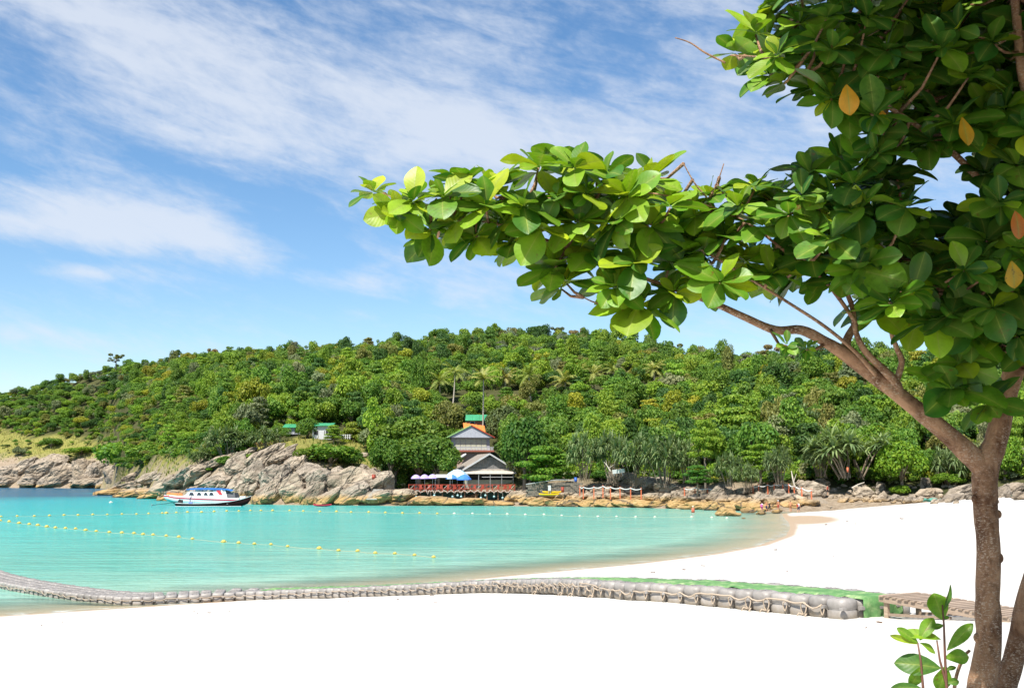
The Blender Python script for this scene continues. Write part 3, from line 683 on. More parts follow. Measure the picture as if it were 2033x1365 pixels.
# trees one can point to: (px, base py, Y, radius px, height px, tint, kind, label)
def named(px, py, Y, wpx, hpx, tint, big, label, k=0, name='tree', cat='tree', squash=None):
    p = at_y(px, py, Y); sc = Y / F
    return tree(p.x, p.y, wpx * sc / 2, hpx * sc, tint, label, None, k, p.z, BIG[big][1] if big is not None else None, name, True, cat)
B_, M_, D_, Y_, O_ = GREENS['bright'], GREENS['mid'], GREENS['dark'], GREENS['yellow'], GREENS['olive']
named(832, 962, 231, 165, 116, (.085, .16, .02), 0, 'big round glossy green tree beside the purple umbrellas', 0)
named(775, 950, 228, 90, 95, (.085, .17, .02), 0, 'bushy green tree at the top of the rock steps', 1)
named(870, 958, 229, 85, 80, M_, 0, 'green tree between the big round tree and the upper house', 2)
named(1085, 968, 216, 130, 85, (.11, .23, .022), 1, 'spreading bright green tree overhanging the yellow kayaks', 3)
named(1040, 958, 226, 110, 150, (.065, .15, .022), 0, 'tall dark leafy tree right behind the lower house', 0)
named(1080, 940, 240, 120, 130, M_, 0, 'dense tree behind the spreading tree above the kayaks', 2)
named(800, 925, 246, 150, 115, (.12, .20, .024), 0, 'soft bright green tree up behind the big round tree', 1)
named(700, 905, 262, 80, 70, (.17, .22, .02), 1, 'yellow-green flat-topped tree beside the lawn', 3)
named(662, 876, 256, 46, 34, B_, 1, 'low leafy tree in front of the white fence', 3)
named(556, 878, 258, 50, 40, M_, 0, 'small rounded tree left of the green roofed huts', 0)
named(610, 878, 262, 56, 56, M_, 0, 'small green tree in front of the green roofed bungalow', 0)
named(1000, 900, 262, 90, 110, (.11, .15, .05), 0, 'grey-green tree right of the green roof with the tall palm', 2)
named(890, 880, 275, 80, 100, O_, 0, 'olive tree beside the upper house roof', 1)
named(1400, 925, 196, 70, 95, (.16, .26, .02), 1, 'light green layered tree above the middle rope posts', 3)
named(1385, 966, 192, 60, 44, (.07, .19, .024), 1, 'low leafy green tree beside the light boulders', 4)
named(1510, 945, 190, 90, 66, (.14, .25, .02), 1, 'bright layered tree above the path steps', 4)
named(1790, 974, 187, 110, 112, (.14, .26, .018), 0, 'vivid green leafy tree behind the beach boulders', 0)
named(1760, 955, 198, 120, 126, (.12, .23, .02), 0, 'vivid green tree up behind the beach boulders', 2)
named(1885, 968, 187, 70, 34, (.13, .24, .02), 0, 'low green bush under the stilt-rooted screw pine', 1, 'bush', 'bush')
named(1995, 962, 184, 90, 110, (.13, .25, .02), 0, 'bright green tree right of the foreground trunk', 0)
named(1460, 900, 225, 130, 120, B_, 1, 'wide bright tree halfway up the slope over the path steps', 4)
# skyline trees
for px, py, Y, w, h, t, k, lab in [(230, 712, 640, 34, 26, O_, 6, 'feathery olive tree alone on the skyline at the lower ridge'), (355, 706, 600, 24, 20, D_, 5, 'dark spiky small tree on the ridge skyline'),
        (425, 706, 590, 34, 32, GREENS['brown'], 6, 'brown-green tree sticking out of the ridge skyline'), (870, 668, 482, 40, 36, M_, 0, 'round green tree on the hilltop skyline above the palms'),
        (1062, 664, 470, 44, 40, D_, 0, 'round dark green tree on top of the hill'), (1110, 664, 466, 36, 34, (.12, .15, .06), 6, 'thin grey-green tree just after the hilltop'),
        (1145, 668, 462, 36, 34, GREENS['brown'], 6, 'brownish bare-looking tree on the hilltop skyline'), (985, 668, 476, 34, 32, B_, 5, 'bright upright tree on the hilltop skyline'),
        (1335, 700, 418, 44, 36, O_, 6, 'olive thin tree where the ridge drops'), (1545, 712, 370, 60, 50, GREENS['brown'], 6, 'brown-leaved tree on the ridge under the almond branch'), (660, 690, 505, 30, 26, O_, 6, 'small olive tree on the middle ridge skyline')]:
    named(px, py + 12, Y, w, h, t, None, lab, k, 'skyline_tree')
# shrubs on the headland
def shrub(px, py, w, h, tint, label, k=0):
    p = hit(px, py); sc = p.y / F
    tree(p.x, p.y + .5, w * sc / 2, h * sc, tint, label, None, k, p.z - .3, None, 'shrub', True, 'shrub')
for a in [(655, 928, 130, 58, (.12, .23, .025), 'wide green bush crowning the rocky headland'), (615, 915, 70, 40, (.13, .20, .022), 'small bush on the left edge of the headland crown'), (700, 930, 60, 44, (.08, .17, .022), 'dark bush on the headland above the bright slab'),
          (455, 928, 70, 30, (.09, .19, .022), 'low bush among the grey slabs behind the boats'), (420, 935, 40, 14, (.14, .26, .022), 'small bright bush behind the blue boat canopy'), (500, 918, 60, 26, (.14, .24, .03), 'low bush in a hollow on the left shoulder of the headland'), (548, 903, 56, 22, (.16, .25, .03), 'low grassy bush just under the headland ridge'), (590, 950, 26, 14, (.10, .2, .025), 'tiny bush growing in a crack of the headland'), (755, 925, 40, 26, B_, 'small bush at the foot of the big round tree'),
          (232, 935, 120, 78, (.12, .25, .025), 'leafy bush at the end of the grassy slope'), (282, 928, 90, 60, (.13, .24, .025), 'second leafy bush at the end of the grassy slope'), (215, 918, 60, 40, B_, 'green bush on the grassy slope over the far rocks'), (40, 905, 36, 22, GREENS['grey'], 'grey-green bush at the foot of the grassy slope'),
          (160, 905, 70, 26, B_, 'low bright bush in the middle of the grass slope'), (100, 890, 50, 26, M_, 'low bush high on the grass slope'), (898, 942, 24, 24, (.36, .30, .02), 'yellow flowering bush beside the lower house'),
          (1195, 957, 50, 30, (.07, .17, .02), 'low fern-green bush left of the white board'), (1790, 985, 44, 30, (.15, .27, .018), 'bright bush among the beach boulders'), (1735, 958, 70, 30, (.09, .19, .02), 'green bush behind the round beach boulder')]:
    shrub(*a, k=rr.choice([0, 1, 2, 7]))

# grass on the slopes
rg = np.random.RandomState(3); n = 60000
gx = rg.uniform(-330, -30, n); gy = rg.uniform(215, 640, n); gz = hill_z(gx, gy); a, b_ = proj(gx, gy, gz)
p1 = np.interp(a, T[:, 0], T[:, 1] + T[:, 4]); ok = grass_mask(a, b_) & (gy > p1 - 3) & (a > -60); gx, gy, gz = gx[ok], gy[ok], gz[ok]; n = len(gx)
hh = rg.uniform(.5, 1.3, n); an = rg.uniform(0, 6.28, n); w = .22
V = np.stack([np.stack([gx - w * np.cos(an), gy - w * np.sin(an), gz - .1], 1), np.stack([gx + w * np.cos(an), gy + w * np.sin(an), gz - .1], 1), np.stack([gx + rg.uniform(-.4, .4, n), gy + rg.uniform(-.4, .4, n), gz + hh], 1)], 1).reshape(-1, 3)
pal = np.array([(.12, .19, .03), (.19, .22, .045), (.28, .25, .08), (.10, .18, .03)]); ci = np.clip((vnoise(gx * .12, gy * .12) + .5) * 4 + rg.uniform(-.8, .8, n), 0, 3.99).astype(int)
o = link('grass', np_mesh('grass', V, np.arange(3 * n).reshape(-1, 3), FOL_A, cols=np.repeat(pal[ci], 3, 0)))
tag(o, 'dry yellow-green grass on the slopes above the rocks', 'grass', kind='stuff')

# ------------------------------------------------------------------ coconut palms and screw pines
def frond(mb, base, az, el, L_, droop, w, rg):
    n = 8; d = Vector((math.cos(az) * math.cos(el), math.sin(az) * math.cos(el), math.sin(el))); P = [Vector(base)]
    for i in range(n): d = (d + Vector((0, 0, -droop * (.5 + i / n)))).normalized(); P.append(P[-1] + d * L_ / n)
    side = Vector((-math.sin(az), math.cos(az), 0))
    for i in range(n):
        a, b = P[i], P[i + 1]; f = math.sin(math.pi * (.12 + .85 * (i + .5) / n)) ** .7 * w
        for s in (-1, 1):
            for q in (.2, .7):
                m_ = a.lerp(b, q); t = (b - a).normalized(); e = m_ + side * s * f + t * f * .55 + Vector((0, 0, -f * rg.uniform(.25, .75)))
                mb.add([m_ - t * .12, m_ + t * .16, e], [(0, 1, 2)])
        mb.add([a - side * .03, a + side * .03, b + side * .03, b - side * .03], [(0, 1, 2, 3)])
def palm_crown(seed):
    rg = random.Random(seed); mb = MB()
    for i in range(20): frond(mb, (0, 0, 0), i * 2.4 + rg.uniform(-.3, .3), rg.uniform(-.35, 1.25), rg.uniform(3.8, 5.2), rg.uniform(.10, .24), rg.uniform(.75, 1.1), rg)
    return mb.mesh('palm_crown', FOL_O)
PALM = [palm_crown(i) for i in range(4)]
for i, (px, py, s) in enumerate([(873, 757, 1), (903, 738, 1), (960, 752, 1), (1003, 750, 1), (1050, 745, 1.05), (1086, 757, .9), (1122, 757, 1.15), (1148, 738, .9), (1178, 742, 1), (1218, 736, .9), (1247, 745, .8), (1298, 732, .9)]):
    Y = 268 if i == 2 else rr.uniform(306, 330); c = at_y(px, py, Y); g = ground(c.x, Y); hgt = max(c.z - g, 5)
    e = empty('coconut_palm', (c.x, Y, c.z - hgt), 0, 'coconut palm with drooping pale fronds, %s of twelve from the left' % ordn(i + 1) if i != 2 else 'coconut palm with a tall bare trunk above the green roof', 'palm', 'coconut palms across the hillside')
    t = MB(); t.smooth = True; bx, by = rr.uniform(-.8, .8), rr.uniform(-.8, .8)
    t.tube([(bx * (1 - q) ** 2, by * (1 - q) ** 2, hgt * q) for q in np.linspace(0, 1, 7)], np.linspace(.24, .14, 7), 7); t.build('trunk', paint('palm_trunk', (.42, .37, .30), .9, .3), e)
    c_ = link('crown', PALM[i % 4], e); c_.location = (0, 0, hgt); c_.scale = (s * .98,) * 3; c_.rotation_euler = (0, 0, rr.uniform(0, 6)); c_.color = (*rr.choice([(.25, .30, .07), (.31, .33, .09), (.22, .28, .06), (.36, .34, .12)]), 1)
def pandan_crown(seed):
    rg = random.Random(seed); mb = MB()
    heads = []
    for i in range(34):
        a = rg.uniform(0, 6.28); r = .88 * math.sqrt(rg.random()); heads.append(Vector((r * math.cos(a), r * math.sin(a), .32 + .75 * math.sqrt(max(0, 1 - r * r)) * rg.uniform(.3, 1))))
    for hd in heads:
        for j in range(34):
            az = j * 2.4; el = rg.uniform(-.5, 1.3); L_ = rg.uniform(.28, .44); d = Vector((math.cos(az) * math.cos(el), math.sin(az) * math.cos(el), math.sin(el))); sd = Vector((-math.sin(az), math.cos(az), 0)) * .026
            m_ = hd + d * L_ * .55; e = m_ + (d + Vector((0, 0, -.6))).normalized() * L_ * .55
            mb.add([hd - sd, hd + sd, m_ + sd, m_ - sd, e], [(0, 1, 2, 3), (3, 2, 4)])
    t = MB()
    for hd in heads[:12]:
        b = Vector((hd.x * .35, hd.y * .35, -.1)); t.tube([b, b.lerp(hd, .5) + Vector((0, 0, .1)), hd], [.02, .016, .012], 5)
    for j in range(12):
        a = rg.uniform(0, 6.28); t.tube([(math.cos(a) * .1, math.sin(a) * .1, .35), (math.cos(a) * .3, math.sin(a) * .3, -.15)], [.010, .008], 4)
    return mb.mesh('pandan_crown', FOL_O), t.mesh('pandan_trunk', BARK2)
PAN = [pandan_crown(i) for i in range(4)]
PG = (.16, .225, .09)
for i, (px, py, Y, w, h, lab) in enumerate([(455, 905, 258, 90, 64, 'on the headland left of the bungalow'), (525, 892, 252, 66, 48, 'just below the green bungalow roof'), (400, 925, 262, 60, 40, 'low down behind the boats'),
        (1160, 945, 212, 70, 90, 'right of the spreading tree above the kayaks'), (1215, 948, 210, 80, 100, 'directly above the white board'), (1265, 955, 206, 90, 92, 'above the light boulders'), (1320, 955, 202, 90, 100, 'tallest above the light boulders'),
        (1365, 950, 202, 66, 80, 'between the light boulders and the layered tree'), (1450, 960, 190, 60, 66, 'left of the path steps'), (1483, 972, 186, 56, 56, 'with a skirt of dead leaves near the path railing'), (1548, 955, 186, 66, 74, 'above the path railing end'),
        (1590, 880, 225, 110, 80, 'round and shaggy halfway up the slope'), (1690, 940, 190, 170, 100, 'very wide behind the heap of stones'), (1630, 940, 192, 80, 70, 'left of the very wide screw pine'), (1885, 966, 188, 76, 90, 'with pale stilt roots behind the beach'), (1420, 850, 255, 80, 60, 'high on the slope over the path')]):
    p = at_y(px, py, Y); sc = Y / F
    e = empty('screw_pine', p, rr.uniform(0, 6), 'grey-green screw pine %s' % lab, 'screw pine', 'screw pines along the shore')
    cm, tm = PAN[i % 4]; r = w * sc / 2; hz = h * sc / 1.25
    c_ = link('crown', cm, e); c_.scale = (r, r, hz); c_.color = (*tuple(np.array(PG) * rr.uniform(.85, 1.15)), 1)
    t = link('trunk', tm, e); t.scale = (r, r, hz)
# ------------------------------------------------------------------ houses and deck by the water
WHITE = paint('white_paint', (.56, .56, .56), .6); GREYW = paint('pale_grey_wall', (.36, .365, .40), .7); CREAM = paint('cream_panel', (.46, .47, .36), .7)
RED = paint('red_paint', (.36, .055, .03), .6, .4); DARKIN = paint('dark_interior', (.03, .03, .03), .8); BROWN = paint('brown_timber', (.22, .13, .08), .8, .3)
GREENR = paint('green_roof', (.05, .30, .14), .5, .25, .6); ORANGER = paint('orange_roof', (.72, .20, .04), .6, .2, .6); LGREEN = paint('light_green_roof', (.26, .46, .16), .5)
GREYR = paint('weathered_roof', (.30, .26, .22), .85, .3, .7); GREYB = paint('weathered_board', (.22, .215, .21), .85, .35, 1.5); PALEF = paint('pale_fascia', (.50, .44, .38), .8, .25)
CONC = paint('concrete', (.42, .39, .35), .9, .25); METAL = paint('galvanised_metal', (.45, .46, .47), .4, .15, 3, .6); BLUE = paint('blue_plastic', (.03, .12, .5), .4); TEALW = paint('teal_wall', (.06, .16, .15), .8)
ROOFB = paint('brick_red_slab', (.36, .12, .08), .8)

def house_lower():
    Y = 232; s = Y / F; b = at_y(970, 970, Y)
    e = empty('restaurant_house', b, math.radians(14), 'open-sided beach restaurant with weathered grey gable behind the red deck', 'house')
    Wd, Dp = 10.6, 11.0; eave, apex = 4.3, 7.4; x0, x1 = -Wd / 2, Wd / 2
    # roof slopes with corrugated strips
    for sgn, nm in ((-1, 'roof_slope'), (1, 'roof_slope')):
        r = MB(); n = 22
        for i in range(n):
            y0, y1 = -.9 + (Dp + .9) * i / n, -.9 + (Dp + .9) * (i + 1) / n; d = .035 if i % 2 else 0
            r.poly([(0, y0, apex + d), (0, y1, apex + d), (sgn * (x1 + .5), y1, eave - .3 + d), (sgn * (x1 + .5), y0, eave - .3 + d)], (0, 0, .06))
        r.build(nm, GREYR, e)
    for sgn in (-1, 1):
        m = MB(); m.beam((0, -.95, apex - .02), (sgn * (x1 + .55), -.95, eave - .35), .1, .32); m.build('barge_board', WHITE, e)
    nb = 20                                                     # gable boards one by one
    for i in range(nb):
        xa, xb = x0 + Wd * i / nb + .015, x0 + Wd * (i + 1) / nb - .015; ha = lambda x: eave - .05 + (apex - eave - .25) * (1 - abs(x) / x1)
        m = MB(); pts = [(xa, 0, eave - .1), (xb, 0, eave - .1), (xb, 0, max(ha(xb), eave)), (xa, 0, max(ha(xa), eave))]; m.poly(pts, (0, .06 + .02 * (i % 2), 0)); m.build('gable_board', GREYB, e)
    m = MB(); m.poly([(-.55, -.05, apex - .75), (.55, -.05, apex - .75), (0, -.05, apex - .36)], (0, .03, 0)); m.build('gable_vent', DARKIN, e)
    m = MB(); m.box((0, -.12, eave - .25), (Wd + .2, .12, .32)); m.build('fascia', PALEF, e)
    for i in range(18):                                          # skirt roof sheets
        xa = x0 - .4 + (Wd + .8) * i / 18; xb = x0 - .4 + (Wd + .8) * (i + 1) / 18
        m = MB(); m.poly([(xa, -.1, eave - .45), (xb, -.1, eave - .45), (xb, -1.7, eave - 1.15), (xa, -1.7, eave - 1.15)], (0, 0, .04 + .02 * (i % 2))); m.build('skirt_sheet', PALEF, e)
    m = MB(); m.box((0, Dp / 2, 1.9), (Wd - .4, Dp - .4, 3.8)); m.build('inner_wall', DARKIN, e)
    m = MB(); m.box((0, -.05, .95), (Wd - .2, .14, 1.9)); m.build('parapet', CREAM, e)
    for x in (-5.0, -2.5, 0, 2.5, 5.0):
        m = MB(); m.box((x, -1.5, 1.6), (.14, .14, 3.2)); m.build('post', METAL, e)
    m = MB(); m.beam((-1.8, -1.6, 2.5), (5.2, -1.6, 2.5), .06, .10); m.build('awning_rail', WHITE, e)
house_lower()
def house_upper():
    Y = 248; b = at_y(934, 900, Y); sc = Y / F
    e = empty('upper_house', b, math.radians(8), 'pale two-tone house with white gable and balcony above the restaurant', 'house')
    Wd, Dp = 10.2, 8.0; H = 3.7; x1 = Wd / 2; ap = 6.4
    m = MB(); m.box((0, Dp / 2, 1.85), (Wd - 1.4, Dp, 3.7)); m.build('wall', GREYW, e)
    for i in range(6):
        m = MB(); m.box((-2.9 + i * 1.2, -.06, 2.1), (1.1, .07, 2.4)); m.build('shutter_panel', CREAM, e)
    m = MB(); m.poly([(-x1, -.9, H), (x1, -.9, H), (0, -.9, ap - .15)], (0, .1, 0)); m.build('gable', paint('gable_grey', (.42, .43, .48), .7), e)
    m = MB(); m.box((0, -.5, H - .06), (Wd, .9, .08)); m.build('soffit', GREYW, e)
    for sgn, mt in ((-1, LGREEN), (1, ORANGER)):
        m = MB()
        for i in range(12):
            ya, yb = -1.1 + (Dp + 1.6) * i / 12, -1.1 + (Dp + 1.6) * (i + 1) / 12; d = .04 * (i % 2)
            m.poly([(0, ya, ap + d), (0, yb, ap + d), (sgn * (x1 + .35), yb, H - .05 + d), (sgn * (x1 + .35), ya, H - .05 + d)], (0, 0, .07))
        tag(m.build('roof_slope', mt, e), 'green roof slope' if sgn < 0 else 'orange roof slope')
    for sgn in (-1, 1):
        m = MB(); m.beam((0, -1.15, ap), (sgn * (x1 + .4), -1.15, H - .08), .06, .22); m.build('barge_board', LGREEN if sgn < 0 else RED, e)
    m = MB(); m.box((.6, -1.0, .55), (Wd - 1.0, 2.0, .35)); m.build('balcony_slab', ROOFB, e)
    for i in range(26):
        m = MB(); m.box((-3.6 + i * .34, -1.9, 1.05), (.16, .1, .62)); m.build('baluster', WHITE, e)
    m = MB(); m.box((.6, -1.9, 1.42), (Wd - 1.0, .16, .14)); m.build('balcony_rail', GREYW, e)
    m = MB(); m.box((.2, 1.5, -1.6), (Wd - 1.6, 5.0, 4.0)); m.build('basement_wall', paint('pink_plaster', (.50, .36, .30), .9), e)
    m = MB(); m.tube([(-4.6, -2.6, -2.3), (-1.2, -1.6, -.2)], .35, 8); m.build('drain_pipe', WHITE, e)
    # annexe with orange roof behind
    m = MB()
    for i in range(6):
        xa = -.9 + i * .85; m.poly([(xa, 6.2, ap - .8 - i * .12), (xa + .83, 6.2, ap - .8 - i * .12), (xa + .83, 9.0, ap + .95 - i * .12), (xa, 9.0, ap + .95 - i * .12)], (0, 0, .06 + .03 * (i % 2)))
    m.build('annexe_roof', ORANGER, e)
    m = MB(); m.box((1.4, 8.0, ap - 3.2), (4.0, 1.8, 4.0)); m.build('annexe_wall', ROOFB, e)
house_upper()
def hut(px, py, Y, w, h, rise, label, walls=True, wallc=None):
    b = at_y(px, py, Y); e = empty('hillside_hut', b, 0, label, 'hut')
    n = max(4, int(w / .8))
    for i in range(n):
        xa = -w / 2 + w * i / n; m = MB(); m.poly([(xa, -1.6, h), (xa + w / n - .02, -1.6, h), (xa + w / n - .02, 2.2, h + rise), (xa, 2.2, h + rise)], (0, 0, .06 + .03 * (i % 2))); m.build('roof_sheet', GREENR, e)
    m = MB(); m.poly([(-w / 2, 2.3, h + rise), (w / 2, 2.3, h + rise), (w / 2, 5.0, h), (-w / 2, 5.0, h)], (0, 0, .06)); m.build('roof_slope', GREENR, e)
    m = MB(); m.box((0, 1.6, h / 2), (w - .8, 5.2, h)); m.build('wall', wallc or ROOFB, e)
    for x in (-w * .25, w * .2):
        m = MB(); m.box((x, -1.02, h * .5), (1.2, .08, 1.2)); f = m.build('window', WHITE, e); m = MB(); m.box((x, -1.07, h * .5), (1.0, .04, 1.0)); m.build('pane', DARKIN, f)
hut(952, 848, 270, 7.0, 1.6, 1.6, 'green tin roofed hut behind the orange roof')
hut(640, 872, 262, 5.4, 3.2, .8, 'white bungalow with a green roof on the headland', wallc=WHITE)
hut(582, 862, 268, 5.0, 1.6, 1.0, 'small green roofed hut half hidden left of the white bungalow', wallc=GREYW)
e = empty('picket_fence', at_y(670, 871, 257), 0, 'low white balustrade fence right of the white bungalow', 'fence')
for i in range(12): m = MB(); m.box((-2.6 + i * .5, 0, .55), (.2, .08, 1.1)); m.build('picket', WHITE, e)
for z in (.4, .95): m = MB(); m.box((.1, .1, z), (6.2, .06, .1)); m.build('rail', WHITE, e)
m = MB(); m.box((-2.9, 0, 1.0), (.22, .22, 2.2)); m.build('post', WHITE, e)

DY = 221.0
def dx(px): return x_of(px, DY)
ZD = float(zy(974, DY)); XD0, XD1 = dx(812), dx(1022)
def deck():
    e = empty('waterside_deck', (XD0, DY, 0), 0, 'raised red timber deck along the rocks with railing', 'deck'); L_ = XD1 - XD0
    n = 16
    for i in range(n):
        m = MB(); m.box((L_ / 2, .2 + i * .5, ZD), (L_, .47, .10)); m.build('floor_board', BROWN, e)
    m = MB(); m.box((L_ / 2, -.1, ZD - .06), (L_, .12, .24)); m.build('edge_beam', BROWN, e)
    for i in range(20):
        x = L_ * i / 19; m = MB(); m.box((x, -.18, ZD + .62), (.13, .13, 1.45)); m.build('railing_post', RED, e)
        if i % 2 == 0: m = MB(); m.box((x, .4, ZD / 2 - .4), (.22, .22, ZD + .6)); m.build('pile', BROWN, e)
    for z in (.45, 1.25): m = MB(); m.box((L_ / 2, -.2, ZD + z), (L_, .06, .12)); m.build('rail', RED, e)
    for i in range(19):
        x = L_ * i / 19; w = L_ / 19; m = MB(); m.beam((x + .08, -.16, ZD + .2), (x + w - .08, -.16, ZD + 1.2), .05, .09); m.build('brace', RED if i % 3 else PALEF, e)
    m = MB(); m.box((L_ / 2, 3.5, ZD / 2 - .3), (L_ - .5, .2, ZD + .3)); m.build('back_wall', TEALW, e)
deck()
pts = []
for i in range(111):
    t = i / 110; pts.append((lerp(XD0 + 1.5, XD1, t), DY - .42, ZD - .1 + .22 * math.sin(i * .85) + .1 * math.sin(i * 2.3) + (.3 * math.cos(i * 1.7) if 10 < i < 22 else 0)))
m = MB(); m.tube(pts, .06, 5); tag(m.build('deck_rope', paint('pale_rope', (.66, .60, .52), .9)), 'pale rope draped in waves along the deck edge', 'rope')
for i, px in enumerate((820, 827, 855, 863, 899, 899, 909, 916, 955, 964, 981, 998)):
    m = MB(); m.smooth = True; m.ball((0, 0, 0), .23, 10, 8); o = m.build('float_ball', paint('aqua_float', (.35, .60, .62), .35), None, (dx(px), DY - .5, ZD - .9 - .35 * (i % 3) * .7 - (.5 if i == 5 else 0)))
    tag(o, 'pale aqua float ball hung under the deck, %s of twelve from the left' % ordn(i + 1), 'float', 'float balls under the deck')
    m = MB(); m.tube([(0, 0, .2), (0, 0, ZD - .3 - o.location.z)], .02, 4); m.build('hanger', paint('pale_rope', (.66, .60, .52)), o)

def parasol(px, ptop, pbot, Y, wpx, mats, label, zbase, h=.9, name='parasol'):
    c = at_y(px, pbot, Y); r = wpx * Y / F / 2; e = empty(name, (c.x, Y, zbase), 0, label, 'parasol', 'parasols on the deck'); zt = float(zy(ptop, Y)) - zbase; zb = c.z - zbase
    m = MB(); m.tube([(0, 0, 0), (0, 0, zt)], .045, 8); m.build('pole', METAL, e)
    n = 8; prof = [(0.02, zt), (.35, lerp(zt, zb, .12)), (.7, lerp(zt, zb, .45)), (.93, lerp(zt, zb, .85)), (1.0, zb)]
    for k in range(n):
        m = MB(); a0, a1 = 2 * math.pi * k / n, 2 * math.pi * (k + 1) / n; rings = []
        for q, z in prof:
            rings.append([(r * q * math.cos(lerp(a0, a1, j / 3)) * (1 - .05 * math.sin(math.pi * j / 3)), r * q * math.sin(lerp(a0, a1, j / 3)) * (1 - .05 * math.sin(math.pi * j / 3)), z) for j in range(4)])
        rings.append([(x, y, z - .14) for x, y, z in rings[-1]]); m.loft(rings); m.build('canopy_panel', mats[k % len(mats)], e)
        m = MB(); m.beam((r * math.cos(a0) * .97, r * math.sin(a0) * .97, zb + .03), (0, 0, zt - .25), .03); m.build('rib', METAL, e)
PUR = paint('purple_fabric', (.46, .36, .72), .8, .12); LB = paint('light_blue_fabric', (.36, .52, .66), .8, .1); BL = paint('blue_fabric', (.05, .19, .62), .8, .1); WF = paint('white_fabric', (.78, .78, .78), .8, .08)
parasol(826, 941.5, 948.5, DY + 1.6, 20, [PUR], 'purple parasol nearest the deck end', ZD)
parasol(843, 941, 948.5, DY + 1.6, 20, [PUR], 'middle purple parasol on the deck', ZD)
parasol(859, 940.5, 948, DY + 1.6, 21, [PUR], 'purple parasol beside the white awning', ZD)
parasol(908, 931, 946, DY + 4.2, 48, [LB, WF, WF, LB], 'large white and pale blue parasol in front of the restaurant', ZD)
parasol(898, 941, 949, DY + 1.8, 28, [BL, LB], 'blue parasol below the large white one', ZD)
parasol(921, 941, 951, DY + 1.2, 30, [BL], 'deep blue parasol at the corner of the restaurant', ZD)
e = empty('flat_awning', at_y(879, 974, DY + 2), 0, 'flat white awning between the purple and blue parasols', 'awning'); e.location.z = ZD
m = MB(); m.poly([(-1.7, -1, 2.7), (1.7, -1, 2.7), (1.5, 1, 3.25), (-1.5, 1, 3.25)], (0, 0, .05)); m.build('canopy', WF, e)
for x in (-1.5, 1.5):
    for y, h in ((-.9, 2.7), (.9, 3.2)): m = MB(); m.tube([(x, y, 0), (x, y, h)], .04, 6); m.build('pole', METAL, e)
def chair(x, y, z, rz, label):
    e = empty('deck_chair', (x, y, z), rz, label, 'chair', 'red chairs on the deck')
    m = MB(); m.box((0, 0, .45), (.5, .5, .06)); m.build('seat', RED, e)
    m = MB(); m.box((0, .24, .85), (.5, .05, .8), Matrix.Rotation(-.15, 3, 'X')); m.build('backrest', RED, e)
    for a in (-.2, .2):
        for b in (-.2, .2): m = MB(); m.box((a, b, .22), (.05, .05, .44)); m.build('leg', RED, e)
for i, px in enumerate((834, 850, 868, 876, 889, 903, 915, 942, 957, 988, 1004, 1012)):
    chair(dx(px) , DY + rr.uniform(.6, 1.2), ZD + .05, rr.uniform(-1, 1), 'red deck chair behind the railing, %s of twelve from the left' % ordn(i + 1))
# ------------------------------------------------------------------ shore path: posts, rope, steps and the things beside it
OR = paint('orange_post_paint', (.62, .16, .07), .6, .25); ROPE = paint('white_rope', (.72, .70, .68), .9, .1)
def shore_path(pl, label, dY=0):
    pts = []
    for i, (px, ytop, ybot, Y) in enumerate(pl):
        a, b = at_y(px, ytop, Y), at_y(px, ybot, Y); b.z -= .9; e = empty('rope_post', b, 0, 'orange rope post %s, %s from the left' % (label, ordn(i + 1)), 'post', 'orange rope posts ' + label)
        h = a.z - b.z; m = MB(); m.box((0, 0, h / 2), (.2, .2, h), None, .9); m.build('shaft', OR, e); m = MB(); m.box((0, 0, h + .03), (.26, .26, .06)); m.build('cap', OR, e); pts.append(Vector((a.x, a.y - .15, a.z - .15)))
    P = []
    for a, b in zip(pts[:-1], pts[1:]):
        for k in range(6): t = k / 6; p = a.lerp(b, t); p.z -= .25 * math.sin(math.pi * t); P.append(p)
    P.append(pts[-1]); m = MB(); m.tube(P, .075, 6); tag(m.build('path_rope', ROPE), 'white rope strung between orange posts %s' % label, 'rope')
shore_path([(1151, 964, 974, 206), (1158, 965, 980, 206), (1179, 965, 980, 205), (1197, 963, 978, 205), (1212, 965, 981, 204), (1231, 966, 983, 203), (1252, 967, 983, 202), (1273, 968, 985, 201)], 'beside the light boulders')
shore_path([(1359, 968, 985, 196), (1380, 966, 986, 195), (1405, 968, 980, 194), (1429, 967, 978, 193), (1452, 969, 980, 192)], 'in the middle of the path')
shore_path([(1495, 963, 970, 189), (1506, 962, 974, 188), (1524, 960, 970, 188), (1537, 960, 968, 187), (1554, 957, 967, 187), (1566, 960, 973, 185), (1577, 962, 977, 184), (1592, 967, 984, 182), (1611, 971, 985, 181)], 'by the path steps')
e = empty('stone_steps', hit(1632, 999), 0, 'flight of concrete steps down to the beach beside the big pale boulder', 'steps')
for i in range(7): m = MB(); m.box((-.1 * i, .5 * i, -.1 + .17 * i), (2.3, .55, .3)); m.build('step', paint('tan_concrete', (.36, .30, .23), .9, .3), e)
e = empty('rock_steps', at_y(738, 990, 214.5), 0, 'narrow steps cut into the rock right of the headland', 'steps')
for i in range(9): m = MB(); m.box((.25 * i * .5, .3 * i, .22 * i), (2.0, .4, .24)); m.build('step', CONC, e)
e = empty('stone_wall', at_y(1095, 984, 212), 0, 'dark stone retaining wall behind the yellow kayaks', 'wall')
for r_ in range(6):
    for c_ in range(13): m = MB(); m.box((-4.6 + c_ * .82 + (.4 if r_ % 2 else 0), rr.uniform(-.05, .05), .2 + r_ * .42), (.78, .6, .39), None, .96); m.build('stone', paint('dark_stone', (.17, .15, .12), .9, .4), e)
